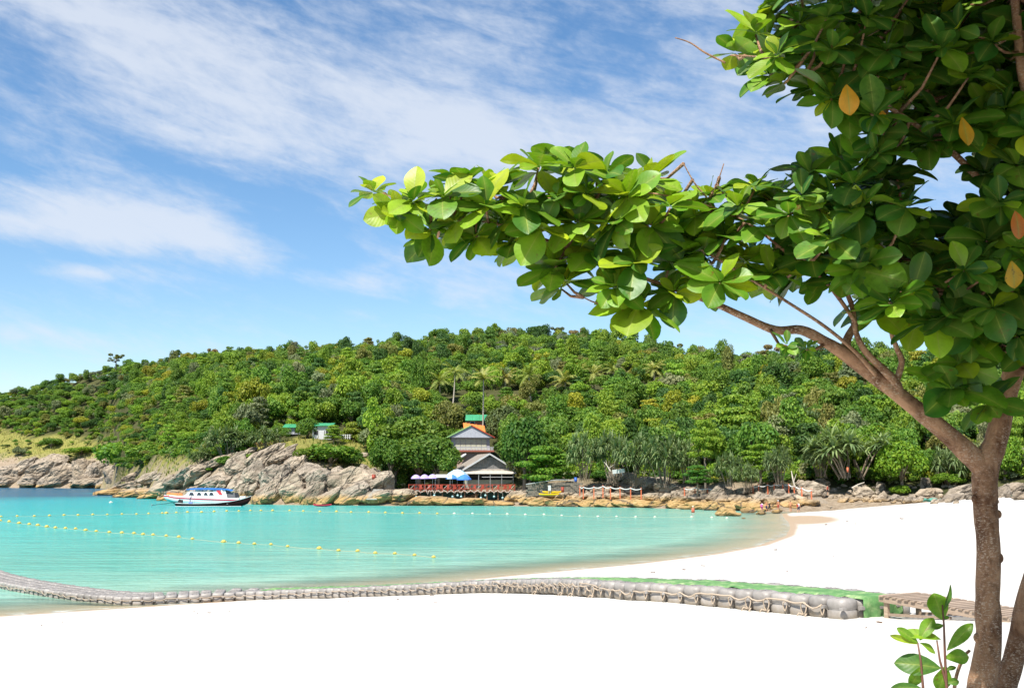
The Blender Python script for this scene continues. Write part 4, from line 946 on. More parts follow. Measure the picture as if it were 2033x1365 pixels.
m = MB(); m.tube([at_y(1044, 961, 211), at_y(1075, 956, 211), at_y(1105, 952, 211), at_y(1128, 952, 211), at_y(1144, 955, 210)], .07, 6); o = m.build('wall_handrail', METAL); tag(o, 'thin grey handrail along the top of the stone wall', 'handrail')
def hull(mb, L_, stations, k1=.92, k2=.70):
    """stations: (t, half beam, keel z, chine z, sheer z)"""
    R = []
    for t, b, k, c, s in stations: R.append([(t * L_, -b, s), (t * L_, -b * k1, lerp(c, s, .4)), (t * L_, -b * k2, c), (t * L_, 0, k), (t * L_, b * k2, c), (t * L_, b * k1, lerp(c, s, .4)), (t * L_, b, s)])
    mb.loft(R); return R
def kayak(px, py, Y, L_, mat, label, rz=0, tilt=.0):
    o = MB(); o.smooth = True; S = [(0, .03, .28, .30, .36), (.08, .16, .12, .2, .34), (.25, .34, .02, .12, .32), (.5, .40, 0, .1, .30), (.75, .34, .02, .12, .32), (.92, .16, .12, .2, .34), (1, .03, .28, .3, .36)]
    R = hull(o, L_, S); o.loft([[r[0], (r[0][0], r[0][1] * .5, r[0][2] + .07), (r[0][0], 0, r[0][2] + (.02 if 1 < i < 5 else .1)), (r[6][0], r[6][1] * .5, r[6][2] + .07), r[6]] for i, r in enumerate(R)])
    e = empty('kayak', at_y(px, py, Y), rz, label, 'kayak'); h = o.build('hull', mat, e, (-L_ / 2, 0, 0)); e.rotation_euler = (tilt, 0, rz)
    for t in (.36, .62): m = MB(); m.box((L_ * (t - .5), 0, .36), (.5, .42, .10)); m.build('seat', DARKIN if mat.name != 'yellow_plastic' else mat, e)
YEL = paint('yellow_plastic', (.80, .52, .01), .35, .08)
kayak(1090, 983.5, 208, 3.9, YEL, 'lower bright yellow kayak lying on the rocks', .06)
kayak(1096, 979, 209.6, 3.7, YEL, 'upper bright yellow kayak behind the lower one', -.08, .12)
kayak(640, 1005, 203, 3.4, paint('red_plastic', (.55, .04, .07), .35, .1), 'small red kayak floating off the headland', .03)
def board_sign(px, ptop, pbot, Y, wpx, mat, label, name, rot=0, legs=True, cat='sign'):
    a, b = at_y(px, ptop, Y), at_y(px, pbot, Y); h = a.z - b.z; w = wpx * Y / F; e = empty(name, b, 0, label, cat)
    m = MB(); m.box((0, 0, h * .65), (w, .08, h * .7), Matrix.Rotation(rot, 3, 'Y')); m.build('panel', mat, e)
    for x in (-w * .35, w * .35): m = MB(); m.box((x, .08, h * .3), (.08, .06, h * .9)); m.build('leg', METAL, e)
board_sign(1091, 963, 978, 209, 5.5, WHITE, 'small white notice board above the yellow kayaks', 'notice_board')
board_sign(1228, 931, 942, 207, 24, paint('faded_white', (.52, .54, .53), .7, .3), 'weathered white board on the rock below the screw pines', 'white_board', -.12)
def bin_(px, ptop, pbot, Y, wpx, mat, label, name='bin', cat='bin'):
    a, b = at_y(px, ptop, Y), at_y(px, pbot, Y); h = a.z - b.z; r = wpx * Y / F / 2; e = empty(name, b, 0, label, cat)
    m = MB(); m.smooth = True; m.tube([(0, 0, 0), (0, 0, h * .85)], [r * .85, r], 14); m.build('body', mat, e); m = MB(); m.tube([(0, 0, h * .86), (0, 0, h)], [r * 1.08, r * .9], 14); m.build('lid', mat, e)
bin_(1143, 947, 956, 209, 6, BLUE, 'blue bin at the end of the grey handrail')
bin_(1117, 966, 977, 209, 6, RED, 'red bin against the stone wall')
bin_(1683, 927, 937, 184, 4, OR, 'orange marker drum hanging behind the beach stones', 'marker_drum', 'drum')
bin_(742, 941, 951, 219, 8, RED, 'red container on top of the headland slab', 'red_container', 'container')
m = MB(); a, b = at_y(1691, 968, 178), at_y(1716, 957, 178); m.tube([a, a.lerp(b, .5) + Vector((0, 0, .1)), b], [.10, .09, .06], 7); tag(m.build('driftwood_pole', paint('driftwood', (.5, .44, .36), .9)), 'bleached driftwood pole leaning behind the beach boulders', 'driftwood')
m = MB(); m.tube([at_y(1578, 966, 183), at_y(1574, 950, 183), at_y(1571, 934, 183.5)], [.16, .13, .06], 7); m.tube([at_y(1576, 955, 183), at_y(1581, 940, 183)], [.08, .03], 6); tag(m.build('dead_tree', paint('driftwood', (.5, .44, .36), .9)), 'bare white dead trunk beside the path steps', 'dead tree')
m = MB(); m.tube([at_y(1212, 935, 207.5), at_y(1206, 925, 207.8), at_y(1199, 916, 208)], [.14, .10, .04], 6); m.tube([at_y(1208, 929, 207.6), at_y(1222, 920, 208)], [.08, .03], 5); m.tube([at_y(1205, 924, 207.8), at_y(1203, 912, 208)], [.07, .02], 5)
tag(m.build('dead_branch', paint('driftwood', (.5, .44, .36), .9)), 'bare pinkish dead branch above the white board', 'dead branch')
def tarp(px, py, Y, w, h, label):
    p = at_y(px, py, Y); m = MB(); n = 8; m.smooth = True
    m.loft([[(p.x + w * (i / n - .5), p.y + h * .8 * j / n, p.z + h * (.3 + .5 * math.sin(i * 1.3 + j) * .3 + .5 * math.sin(j * .7) * .6)) for i in range(n + 1)] for j in range(n + 1)])
    tag(m.build('fishing_net', paint('green_net', (.08, .26, .2), .9, .5, 2)), label, 'net')
tarp(1852, 995, 168, 2.6, .8, 'crumpled green net at the foot of the beach boulders'); tarp(2024, 992, 160, 2.2, 1.0, 'crumpled green net right of the almond trunk')

# ------------------------------------------------------------------ people
SKIN = paint('skin', (.45, .25, .16), .6, .1); HAIR = paint('dark_hair', (.03, .02, .015), .6)
def person(px, py, Y, H, label, top, bottom, facing=0, arm=.25, lean=0.0, stride=.12, hat=None, hair=HAIR, skin=SKIN, bag=None, group='bathers at the end of the beach', z=None):
    p = at_y(px, py, Y)
    if z is not None: p.z = z
    k = H / 1.7; J = []; E = []; R = []
    def j(x, y, zz, r, par=None):
        J.append((x * k, (y - lean * max(zz - .95, 0)) * k, zz * k)); R.append(r * k)
        if par is not None: E.append((par, len(J) - 1))
        return len(J) - 1
    pel = j(0, 0, .96, .135); wst = j(0, .0, 1.10, .12, pel); ch = j(0, 0, 1.30, .145, wst); nk = j(0, 0, 1.46, .06, ch); hd = j(0, -.02, 1.56, .088, nk); j(0, -.01, 1.66, .08, hd)
    for s in (-1, 1):
        hp = j(.09 * s, 0, .88, .095, pel); kn = j(.10 * s, -.04 + stride * s * .5, .48, .062, hp); an = j(.10 * s, stride * s, .09, .042, kn); j(.11 * s, stride * s - .15, .03, .035, an)
        sh = j(.17 * s, 0, 1.40, .058, ch); el = j((.17 + arm * .45) * s, .02, 1.13, .042, sh); wr = j((.16 + arm * .5) * s, -.08, .90, .032, el); j((.16 + arm * .45) * s, -.11, .81, .035, wr)
    me = bpy.data.meshes.new('person'); me.from_pydata(J, E, []); o = bpy.data.objects.new('person_body', me); COL.objects.link(o)
    md = o.modifiers.new('skin', 'SKIN'); sd = o.modifiers.new('sub', 'SUBSURF'); sd.levels = sd.render_levels = 1; md.use_smooth_shade = True
    for i, v in enumerate(me.skin_vertices[0].data): v.radius = (R[i], R[i] * (.75 if i in (1, 2) else 1)); v.use_root = i == 0
    bpy.context.view_layer.update(); dg = bpy.context.evaluated_depsgraph_get(); nm = bpy.data.meshes.new_from_object(o.evaluated_get(dg)); bpy.data.objects.remove(o)
    nm.materials.clear()
    for mt in (skin, top or skin, bottom or skin, hair): nm.materials.append(mt)
    for f in nm.polygons:
        z_ = f.center.z / k; x_ = abs(f.center.x) / k
        f.material_index = 3 if z_ > 1.60 or (z_ > 1.50 and f.center.y > .02 * k) and x_ < .12 else 2 if .55 < z_ < 1.02 and x_ < .2 else 1 if 1.02 <= z_ < 1.45 and (x_ < .22 and not (z_ < 1.15 and x_ > .17)) else 0
    b = link('person', nm, None, p); b.rotation_euler = (0, 0, facing); tag(b, label, 'person', group)
    if hat: m = MB(); m.smooth = True; m.tube([(0, 0, 1.62 * k), (0, 0, 1.635 * k)], .15 * k, 12); m.tube([(0, 0, 1.63 * k), (0, 0, 1.75 * k)], [.10 * k, .08 * k], 12); m.build('hat', hat, b)
    if bag: m = MB(); m.box((.0, .2 * k, 1.18 * k), (.3 * k, .17 * k, .42 * k), None, .85); m.build('backpack', bag, b)
    return b
PINK = paint('pink_cloth', (.6, .1, .35), .8); WHC = paint('white_cloth', (.78, .78, .8), .8); NAVY = paint('navy_cloth', (.02, .03, .08), .8); TAN = paint('tanned_skin', (.52, .23, .12), .6, .1); BLACK = paint('black_cloth', (.015, .015, .018), .8)
person(1513, 1017, 172, 1.62, 'person in a white top with a pink bag at the wet sand edge', WHC, PINK, 2.6, .3, .1, .1, None, HAIR, SKIN, PINK)
person(1522, 1016, 172.5, 1.66, 'bare-chested person in dark shorts beside the white-topped bather', None, NAVY, .4, .25, 0, .1, None, HAIR, TAN)
person(1528, 1017, 171.5, 1.66, 'person in black swimwear wearing a straw hat', BLACK, BLACK, -.4, .3, .05, .12, paint('straw', (.66, .52, .3), .8))
person(1545.5, 1014, 172, 1.66, 'person in red shorts wearing a white cap', None, RED, 0, .2, .05, .14, WHC, HAIR, TAN)
person(1570, 1016, 170, 1.75, 'tall tanned person in swimming trunks walking on the sand', None, paint('brown_trunks', (.3, .12, .06), .8), 3.0, .4, 0, .16, None, HAIR, TAN)
person(1585.5, 1018.5, 167, 1.70, 'person in dark clothes carrying a red backpack', WHC, NAVY, 2.2, .3, .12, .14, None, HAIR, SKIN, RED)
person(1643, 983, 178, 1.66, 'person in dark clothes climbing the steps beside the big boulder', RED, BLACK, .6, .25, .1, .1, None)

# ------------------------------------------------------------------ boats
HW = paint('white_gelcoat', (.80, .80, .80), .25, .06, 1, 0, .5); HA = paint('aqua_bottom', (.36, .62, .58), .4, .1); CRIM = paint('crimson_stripe', (.46, .02, .05), .4); HB = paint('dark_hull', (.035, .012, .012), .8, .3, 3, 0, .1); BLUEC = paint('blue_canvas', (.02, .14, .42), .7, .15)
ORJ = paint('orange_vest', (.85, .24, .07), .8, .2); GLASSD = paint('tinted_window', (.02, .025, .03), .12, .1, 2, 0, .7)
def speedboat():
    Y = 219; c = at_y(325, 1000, Y); c.z = 0; L_ = 16.0
    e = empty('speedboat', (c.x, Y, 0), math.radians(-5), 'white speedboat with crimson stripe and blue canvas roof, bow raised', 'boat')
    S = [(0, .05, 1.35, 1.55, 2.05), (.06, .55, .70, 1.25, 2.02), (.15, 1.15, .15, .85, 1.95), (.30, 1.7, -.3, .5, 1.8), (.5, 1.85, -.4, .35, 1.65), (.8, 1.85, -.4, .3, 1.5), (1, 1.75, -.4, .3, 1.45)]
    m = MB(); m.smooth = True; R = hull(m, L_, S, .99, .95); n0 = len(m.f); h = m.build('hull', [HW, HA], e)
    for f in h.data.polygons: f.material_index = 1 if f.center.z < .8 and f.center.x < 4.2 else 0
    m = MB(); m.add([r[0] for r in R] + [r[6] for r in reversed(R)], [tuple(range(2 * len(R)))]); m.build('foredeck', HW, e)
    m = MB(); m.poly([R[-1][0], R[-1][3], R[-1][6]], (.05, 0, 0)); m.build('transom', HW, e)
    for s in (0, 6):
        m = MB(); sg = -1 if s == 0 else 1; P = [Vector(r[s]) + Vector((0, sg * .03, -.42 if i > 1 else -.25)) for i, r in enumerate(R)]
        for a, b in zip(P[:-1], P[1:]): m.beam(a, b, .05, .22)
        m.build('stripe', CRIM, e)
    # cabin sides, each window its own pane
    for sg in (-1, 1):
        m = MB(); m.poly([(4.6, sg * 1.5, 1.7), (13.6, sg * 1.55, 1.45), (13.0, sg * 1.35, 3.1), (11.6, sg * 1.35, 3.2), (10.6, sg * 1.38, 2.65), (5.6, sg * 1.3, 2.75)], (0, -sg * .08, 0)); sd = m.build('cabin_side', HW, e)
        for i, (x, w) in enumerate(((5.7, 1.0), (7.3, .9), (8.7, .8), (9.8, .9))):
            m = MB(); m.poly([(x, sg * 1.50, 1.98), (x + w * 1.15, sg * 1.52, 1.96), (x + w - .2, sg * 1.46, 2.5), (x + .25, sg * 1.44, 2.53)], (0, sg * .03, 0)); m.build('window', GLASSD, sd)
        m = MB(); m.poly([(11.2, sg * 1.47, 3.0), (12.0, sg * 1.5, 2.95), (12.6, sg * 1.55, 2.1), (11.9, sg * 1.55, 2.15)], (0, sg * .03, 0)); m.build('red_panel', paint('red_decal', (.65, .04, .05), .5), sd)
        m = MB(); m.beam((12.3, sg * 1.56, 3.0), (13.4, sg * 1.6, 1.6), .06, .25); m.build('arch', HW, e)
        for x in np.linspace(5.4, 11.4, 8): m = MB(); m.tube([(x, sg * 1.35, 2.6), (x + .2, sg * 1.3, 3.15)], .035, 6); m.build('canopy_post', HW, e)
    m = MB(); m.smooth = True
    m.loft([[(x, y, z + .16 * math.cos(y * 1.1)) for y in np.linspace(-1.55, 1.55, 9)] for x, z in ((4.9, 3.02), (5.6, 3.2), (7.5, 3.26), (9.5, 3.24), (11.5, 3.2), (13.2, 3.08), (14.4, 2.8))]); m.loft([[(x, y, z) for y, z in ((-1.56, 3.2), (-1.58, 3.02))] for x in (5.2, 8, 11, 13.2)]); m.build('canvas_roof', BLUEC, e)
    m = MB(); m.box((14.0, 0, 2.0), (2.2, 2.6, .9), None, .8); m.build('stern_cabin', paint('grey_tarp', (.10, .10, .11), .8), e)
    for k in range(3): m = MB(); m.box((16.2, -1 + k, 1.2), (.5, .45, 1.2), None, .8); m.build('outboard_motor', HW, e)
    m = MB(); m.tube([(.3, -.3, 2.1), (.4, -.3, 2.5), (3.5, -1.3, 2.45), (3.6, -1.3, 1.95)], .03, 6); m.build('bow_rail', METAL, e)
    return e
SB = speedboat()
mt_ = MB(); mt_.poly([(-.24, 0, -.3), (-.05, 0, -.32), (0, 0, -.05), (.05, 0, -.32), (.24, 0, -.3), (.26, 0, .1), (.12, 0, .32), (0, 0, .15), (-.12, 0, .32), (-.26, 0, .1)], (0, .12, 0)); vest = mt_.mesh('life_vest', ORJ)
for i in range(9):
    o = link('life_vest', vest, None, (SB.location.x + 1.0 + i * .34, SB.location.y - .55 - .09 * i, 2.22 - .03 * i)); o.rotation_euler = (rr.uniform(-.5, .2), rr.uniform(-.5, .5), rr.uniform(-.4, .4)); o.scale = (1.35,) * 3
    tag(o, 'orange life vest drying on the speedboat bow, %s of nine from the bow tip' % ordn(i + 1), 'life vest', 'life vests on the bow')
def longtail():
    Y = 209; c = at_y(349, 1003, Y); L_ = 14.2
    e = empty('longtail_boat', (c.x, Y, 0), math.radians(2), 'slim dark hulled longtail boat with white rim in front of the speedboat', 'boat')
    S = [(0, .55, .05, .22, .62), (.1, .8, -.1, .1, .56), (.3, 1.0, -.2, 0, .52), (.55, 1.05, -.2, 0, .62), (.75, .85, -.12, .12, .95), (.88, .5, .05, .4, 1.35), (.96, .2, .5, .9, 1.72), (1, .06, 1.3, 1.5, 1.95)]
    m = MB(); m.smooth = True; R = hull(m, L_, S); m.build('hull', HB, e)
    for s, sg in ((0, -1), (6, 1)):
        m = MB(); P = [Vector(r[s]) + Vector((0, sg * .03, .02)) for r in R]
        for a, b in zip(P[:-1], P[1:]): m.beam(a, b, .12, .10)
        m.build('gunwale', WHITE, e)
        m = MB(); P = [Vector((r[0][0], sg * (abs(r[2][1]) + .14), .06)) for r in R[:6]]
        for a, b in zip(P[:-1], P[1:]): m.beam(a, b, .05, .10)
        m.build('waterline_stripe', WHITE, e)
    m = MB(); m.add([Vector(r[1]) for r in R[:7]] + [Vector(r[5]) for r in reversed(R[:7])], [tuple(range(14))]); m.build('floor', PALEF, e)
    for t in (.25, .4, .55, .7): m = MB(); m.box((t * L_, 0, .5), (.25, 1.9, .05)); m.build('thwart', WHITE, e)
    for x in (3.3, 6.6):
        for y in (-.75, .75): m = MB(); m.tube([(x, y, .5), (x, y, 1.9)], .025, 6); m.build('awning_pole', METAL, e)
    m = MB(); m.box((.9, -.1, 1.0), (.9, .55, .6), Matrix.Rotation(.2, 3, 'Y'), .8); m.build('engine', DARKIN, e)
    m = MB(); m.tube([(.9, -.1, 1.0), (-1.5, -.2, .60), (-4.4, -.4, .25)], [.06, .05, .04], 6); m.build('propeller_shaft', DARKIN, e)
    m = MB(); m.box((-4.4, -.4, .25), (.06, .5, .12), Matrix.Rotation(.6, 3, 'X')); m.box((-4.4, -.4, .25), (.06, .12, .5), Matrix.Rotation(.6, 3, 'X')); m.build('propeller', METAL, e)
    m = MB(); m.tube([(.9, -.1, 1.2), (2.3, -.25, 1.5)], .03, 6); m.build('tiller', METAL, e)
    return e
LT = longtail()
BLUES = paint('blue_overall', (.01, .035, .20), .9, .2, 3, 0, .1)
person(377, 1000, 208.9, 1.7, 'person in blue clothes bending forward at the stern of the longtail boat', BLUES, BLUES, 1.6, .3, .5, .15, None, group=None, z=.45)
m = MB(); m.box((0, 0, .2), (.75, .45, .4), None, .95); o = m.build('cool_box', BLUE, None, (x_of(380, 208.3), 208.5, .42)); tag(o, 'small blue cool box on the longtail boat', 'cool box'); m = MB(); m.box((0, 0, .43), (.78, .48, .06)); m.build('lid', WHITE, o)

# ------------------------------------------------------------------ buoy lines
YB = paint('yellow_buoy', (.62, .44, .09), .5, .25); WB = paint('white_buoy', (.62, .60, .48), .5, .2)
def buoy_mesh(mt, nm):
    m = MB(); m.smooth = True; m.ball((0, 0, .03), .5, 12, 8, .85); m.smooth = False; m.tube([(-.62, 0, .03), (.62, 0, .03)], .09, 6); return m.mesh(nm, mt)
BMY, BMW = buoy_mesh(YB, 'yellow_ball'), buoy_mesh(WB, 'white_ball')
near = [(0, 1033), (18, 1035), (38, 1038), (58, 1040), (75, 1042), (93, 1045), (110, 1047), (130, 1048), (150, 1049), (170, 1052), (191, 1054), (217, 1056), (242, 1057), (266, 1058), (284, 1060), (304, 1061), (330, 1063), (355, 1065), (382, 1069), (444, 1075), (474, 1077), (505, 1079), (538, 1080), (571, 1084), (634, 1088), (672, 1092), (710, 1093), (745, 1097), (784, 1098), (823, 1101), (861, 1105)]
far = [(2, 1025), (34, 1024), (68, 1024), (98, 1023), (127, 1022), (155, 1022), (184, 1021), (213, 1021), (242, 1020), (271, 1020), (295, 1019), (322, 1018), (330, 1018), (350, 1017), (372, 1016), (400, 1016), (425, 1015), (450, 1014), (474, 1014), (497, 1013), (518, 1013), (541, 1013), (575, 1013), (602, 1014), (635, 1015), (668, 1015), (697, 1016), (732, 1016), (765, 1017), (799, 1018), (833, 1018), (868, 1019), (902, 1019), (938, 1019), (973, 1020), (1007, 1020), (1043, 1021), (1080, 1021), (1115, 1023), (1151, 1024), (1187, 1025), (1224, 1025), (1262, 1026), (1300, 1026), (1373, 1026)]
def line(L_, nm, side, big, white_from, dpx):
    pts = []
    for i, (px, py) in enumerate(L_):
        p = at_z(px, py, .06); w = px >= white_from; s = dpx * (1.35 if i in big else rr.uniform(.9, 1.1)) * p.y / F
        o = link('buoy', BMW if w else BMY, None, p); o.scale = (s, s, s); o.rotation_euler = (rr.uniform(-.15, .15), rr.uniform(-.15, .15), rr.uniform(-.4, .4))
        tag(o, '%s ball buoy on the %s float line, %s from the %s' % ('white' if w else 'yellow', nm, ordn(i + 1), side), 'buoy', nm + ' float line'); pts.append(Vector((p.x, p.y, .03)))
    P = []
    for a, b in zip(pts[:-1], pts[1:]): P += [a, a.lerp(b, .5) + Vector((rr.uniform(-.1, .1), rr.uniform(-.2, .2), -.01))]
    m = MB(); m.tube(P + [pts[-1]], .016, 4); tag(m.build('float_line_rope', paint('yellow_rope', (.5, .46, .30), .9)), 'thin yellowish rope threading the %s float line' % nm, 'rope')
line(near, 'nearer', 'left', (19, 24), 9999, 7.0); line(far, 'farther', 'left', (12,), 900, 5.0)
for px, py, lab, d in ((220, 997, 'single white buoy left of the moored boats', 6), (1413, 1027, 'white buoy just left of the rock in the shallows', 5), (1443, 1028, 'white buoy at the foot of the rock in the shallows', 5)):
    p = at_z(px, py, .06); o = link('buoy', BMW, None, p); o.scale = (d * p.y / F,) * 3; tag(o, lab, 'buoy')
p = at_z(1376, 1017, .0); e = empty('marker_buoy', p, 0, 'orange-red marker buoy near the ledge rocks', 'buoy'); m = MB(); m.smooth = True; m.tube([(0, 0, 0), (0, 0, .5), (0, 0, .8)], [.28, .26, .1], 10); m.build('float', paint('red_buoy', (.7, .14, .08), .5), e); m = MB(); m.ball((0, 0, .95), .14); m.build('top_ball', WB, e)
# ------------------------------------------------------------------ floating pontoon walkway, on the sand and out into the water
PLAS = None
def mat_plastic():
    m, nt, b, o, N, L = nodes('grey_float_plastic')
    tc = N('ShaderNodeTexCoord'); g = N('ShaderNodeNewGeometry'); oi = N('ShaderNodeObjectInfo')
    n = noise_n(N, L, g.outputs['Position'], 5, 6, .65); n2 = noise_n(N, L, g.outputs['Position'], 9, 5, .6)
    r = ramp(N, [(.3, (.22, .20, .18)), (.7, (.35, .32, .295))]); L(n.outputs[0], r.inputs[0])
    k = N('ShaderNodeHueSaturation'); L(r.outputs[0], k.inputs['Color']); L(maprange(N, L, oi.outputs['Random'], 0, 1, .85, 1.15), k.inputs['Value'])
    sp = N('ShaderNodeSeparateXYZ'); L(tc.outputs['Object'], sp.inputs[0])
    low = N('ShaderNodeMath'); low.operation = 'MULTIPLY'; L(maprange(N, L, sp.outputs[2], .20, -.02, 0, 1), low.inputs[0]); L(maprange(N, L, n2.outputs[0], .3, .6, .2, .9), low.inputs[1])
    c = mixc(N, L, low.outputs[0], k.outputs[0], (.27, .205, .125))                     # dried algae stain on the lower half
    L(c, b.inputs['Base Color']); b.inputs['Roughness'].default_value = .5; bump(N, L, n2.outputs[0], .12, .01, b); return m
PLAS = mat_plastic()
CS, CH = .5, .42
def cube_mesh():
    m = MB(); m.smooth = True
    def ring(z, ins, ch=.11):
        h = CS / 2 - .010 - ins; c = ch
        return [(-h + c, -h, z), (h - c, -h, z), (h - .3 * c, -h + .3 * c, z), (h, -h + c, z), (h, h - c, z), (h - .3 * c, h - .3 * c, z), (h - c, h, z), (-h + c, h, z), (-h + .3 * c, h - .3 * c, z), (-h, h - c, z), (-h, -h + c, z), (-h + .3 * c, -h + .3 * c, z)]
    m.loft([ring(0, .05), ring(.02, .015), ring(.05, 0), ring(.185, 0), ring(.205, .02), ring(.225, 0), ring(CH - .08, 0), ring(CH - .025, .018), ring(CH, .07)], True, True)
    m.smooth = False
    for x in (-1, 1):
        for y in (-1, 1): m.box((x * .26, y * .26, .24), (.10, .10, .05))
    for a in (0, 1, 2, 3):
        c, s = math.cos(a * math.pi / 2), math.sin(a * math.pi / 2); m.box((.0 * c - .0 * s, 0, CH + .004), (.30, .02, .012), Matrix.Rotation(a * math.pi / 4, 3, 'Z'))
    return m.mesh('float_cube', PLAS)
CUBE = cube_mesh()
EDGE = [hit(a, b).to_2d() for a, b in [(1690, 1231), (1655, 1228), (1590, 1222), (1500, 1213), (1350, 1199), (1250, 1191.5), (1150, 1184.5), (1050, 1178.5), (960, 1177), (860, 1180), (730, 1184), (600, 1188), (480, 1192), (350, 1197.5), (260, 1200), (180, 1195), (90, 1184), (0, 1168)]] + [Vector((-30, 61)), Vector((-34, 67))]
print(EDGE)
def smooth_path(P, step, start=0.0):
    Q = []
    for i in range(len(P) - 1):
        p0, p1, p2, p3 = P[max(i - 1, 0)], P[i], P[i + 1], P[min(i + 2, len(P) - 1)]
        for k in range(24):
            t = k / 24; Q.append(.5 * ((2 * p1) + (p2 - p0) * t + (2 * p0 - 5 * p1 + 4 * p2 - p3) * t * t + (3 * p1 - p0 - 3 * p2 + p3) * t ** 3))
    Q.append(P[-1]); out = [Q[0].copy()]; acc = 0
    for a, b in zip(Q[:-1], Q[1:]):
        l = (b - a).length
        while acc + l >= step: t = (step - acc) / l; a = a.lerp(b, t); l = (b - a).length; out.append(a.copy()); acc = 0
        acc += l
    return out
PATH = smooth_path(EDGE[1:], CS)
def frame(i):
    a, b = PATH[max(i - 1, 0)], PATH[min(i + 1, len(PATH) - 1)]; t = (b - a).normalized(); return PATH[i], t, Vector((-t.y, t.x)) * -1
def base_z(x, y): return max(float(sand_z(np.array([x]), np.array([y]))[0]) - .03, -.10)
pon = empty('pontoon_walkway', (PATH[0].x, PATH[0].y, 0), 0, 'curving grey floating pontoon of plastic cubes with green carpet', 'pontoon')
O = pon.location; NC = 124; n_c = 0; spare = []
ZROW = []
for i in range(min(len(PATH), NC)):
    p, t, nn = frame(i); ZROW.append(base_z(*(p + nn * .9)))
ZROW = np.convolve(np.pad(ZROW, 4, mode='edge'), np.ones(9) / 9, 'valid')
CARPET_N = 68
for i in range(len(ZROW)):
    p, t, nn = frame(i)
    for r in range(4):
        if r in (1, 2) and 1 < i < CARPET_N - 1: continue
        if r == 3 and i > 0 and i < 3: pass
        q = p + nn * (CS * (r + .5)); z = ZROW[i] + .012 * math.sin(i * 1.9 + r) + (.02 if r in (0, 3) else 0)
        if i > 60 and r == 2: spare.append((q.x - O.x, q.y - O.y, z, math.atan2(t.y, t.x))); continue
        o = link('float_cube', CUBE, pon, (q.x - O.x, q.y - O.y, z)); o.rotation_euler = (rr.uniform(-.025, .025), rr.uniform(-.025, .025), math.atan2(t.y, t.x)); n_c += 1
cv = np.empty(len(CUBE.vertices) * 3); CUBE.vertices.foreach_get('co', cv); cv = cv.reshape(-1, 3); sm = MB(); sm.smooth = True
for x, y, z, a in spare:
    c, s = math.cos(a), math.sin(a); sm.add([(v[0] * c - v[1] * s + x, v[0] * s + v[1] * c + y, v[2] + z) for v in cv], [tuple(p.vertices) for p in CUBE.polygons])
if spare: sm.build('float_cubes', PLAS, pon)['kind'] = 'stuff'
print('cubes', n_c, len(PATH), len(spare))
def mat_carpet():
    m, nt, b, o, N, L = nodes('green_carpet')
    g = N('ShaderNodeNewGeometry'); n = noise_n(N, L, g.outputs['Position'], 3.0, 7, .7, .5); n2 = noise_n(N, L, g.outputs['Position'], 90, 2, .6)
    r = ramp(N, [(.30, (.05, .15, .045)), (.50, (.11, .25, .08)), (.64, (.30, .40, .18)), (.80, (.58, .58, .40))]); L(n.outputs[0], r.inputs[0]); L(r.outputs[0], b.inputs['Base Color']); b.inputs['Roughness'].default_value = .95
    bump(N, L, n2.outputs[0], .5, .01, b); return m
cm = MB(); cm.smooth = True; rows_ = []
for i2 in range(0, (CARPET_N + 2) * 3):
    i = min(i2 / 3, len(ZROW) - 2); k = int(i); f = i - k; p = PATH[k].lerp(PATH[k + 1], f); _, t, nn = frame(k); z = lerp(ZROW[k], ZROW[k + 1], f) + CH
    row = []
    for j in range(11):
        w = lerp(.44, 1.62, j / 10) if i2 > 6 else lerp(.50, 1.60, j / 10)
        h = .035 + .02 * math.sin(i * 6.283 * 1.0) * (.4 if 0 < j < 10 else 1) + .025 * mnoise.noise(Vector((i * .9, j * .5, 3))) + (-.03 if j in (0, 10) else 0)
        w += .05 * mnoise.noise(Vector((i * .7, 7.7, j)))
        q = p + nn * w; row.append((q.x, q.y, z + h))
    rows_.append(row)
_, t, nn = frame(0); dr = []
for s in (1.0, .6, .2, .0):                                       # the carpet hangs down over the landward end
    dr.append([(x - t.x * (.30 + .05 * math.sin(j * 2.1) * (1 - s)), y - t.y * (.30 + .05 * math.sin(j * 2.1) * (1 - s)), lerp(ZROW[0] - .02 + .02 * math.sin(j * 1.3), z, s)) for j, (x, y, z) in enumerate(rows_[0])])
cm.loft(list(reversed(dr)) + rows_)
cm.v = [(x - O.x, y - O.y, z) for x, y, z in cm.v]
tag(cm.build('carpet', mat_carpet(), pon), 'worn green carpet strip')
# mooring rope along the seaward face
RP = paint('pale_mooring_rope', (.44, .35, .26), .9, .15, 30)
def rope_path(i0, i1, off, ph):
    P = []
    for i in range(i0, i1):
        p, t, nn = frame(i)
        for k in range(4):
            f = k / 4; q = p.lerp(PATH[min(i + 1, len(PATH) - 1)], f) - t * CS * .5 - nn * (.045 + .02 * math.sin(i + k)); sag = -.05 * math.sin(math.pi * f) * (1 + math.sin(i * 1.7 + ph)); P.append(Vector((q.x, q.y, ZROW[i] + .30 + sag + off * math.sin(i * .35 + ph) + .02 * math.sin(i * 3.1))))
    return P
m = MB(); m.smooth = True; m.tube(rope_path(1, 120, .03, 0), .018, 6); tag(m.build('mooring_rope', RP), 'long pale rope running along the front of the pontoon', 'rope')
m = MB(); m.smooth = True; m.tube(rope_path(15, 40, .07, 2), .016, 6); tag(m.build('slack_rope', RP), 'second slacker rope along the middle of the pontoon', 'rope')
kn = 0
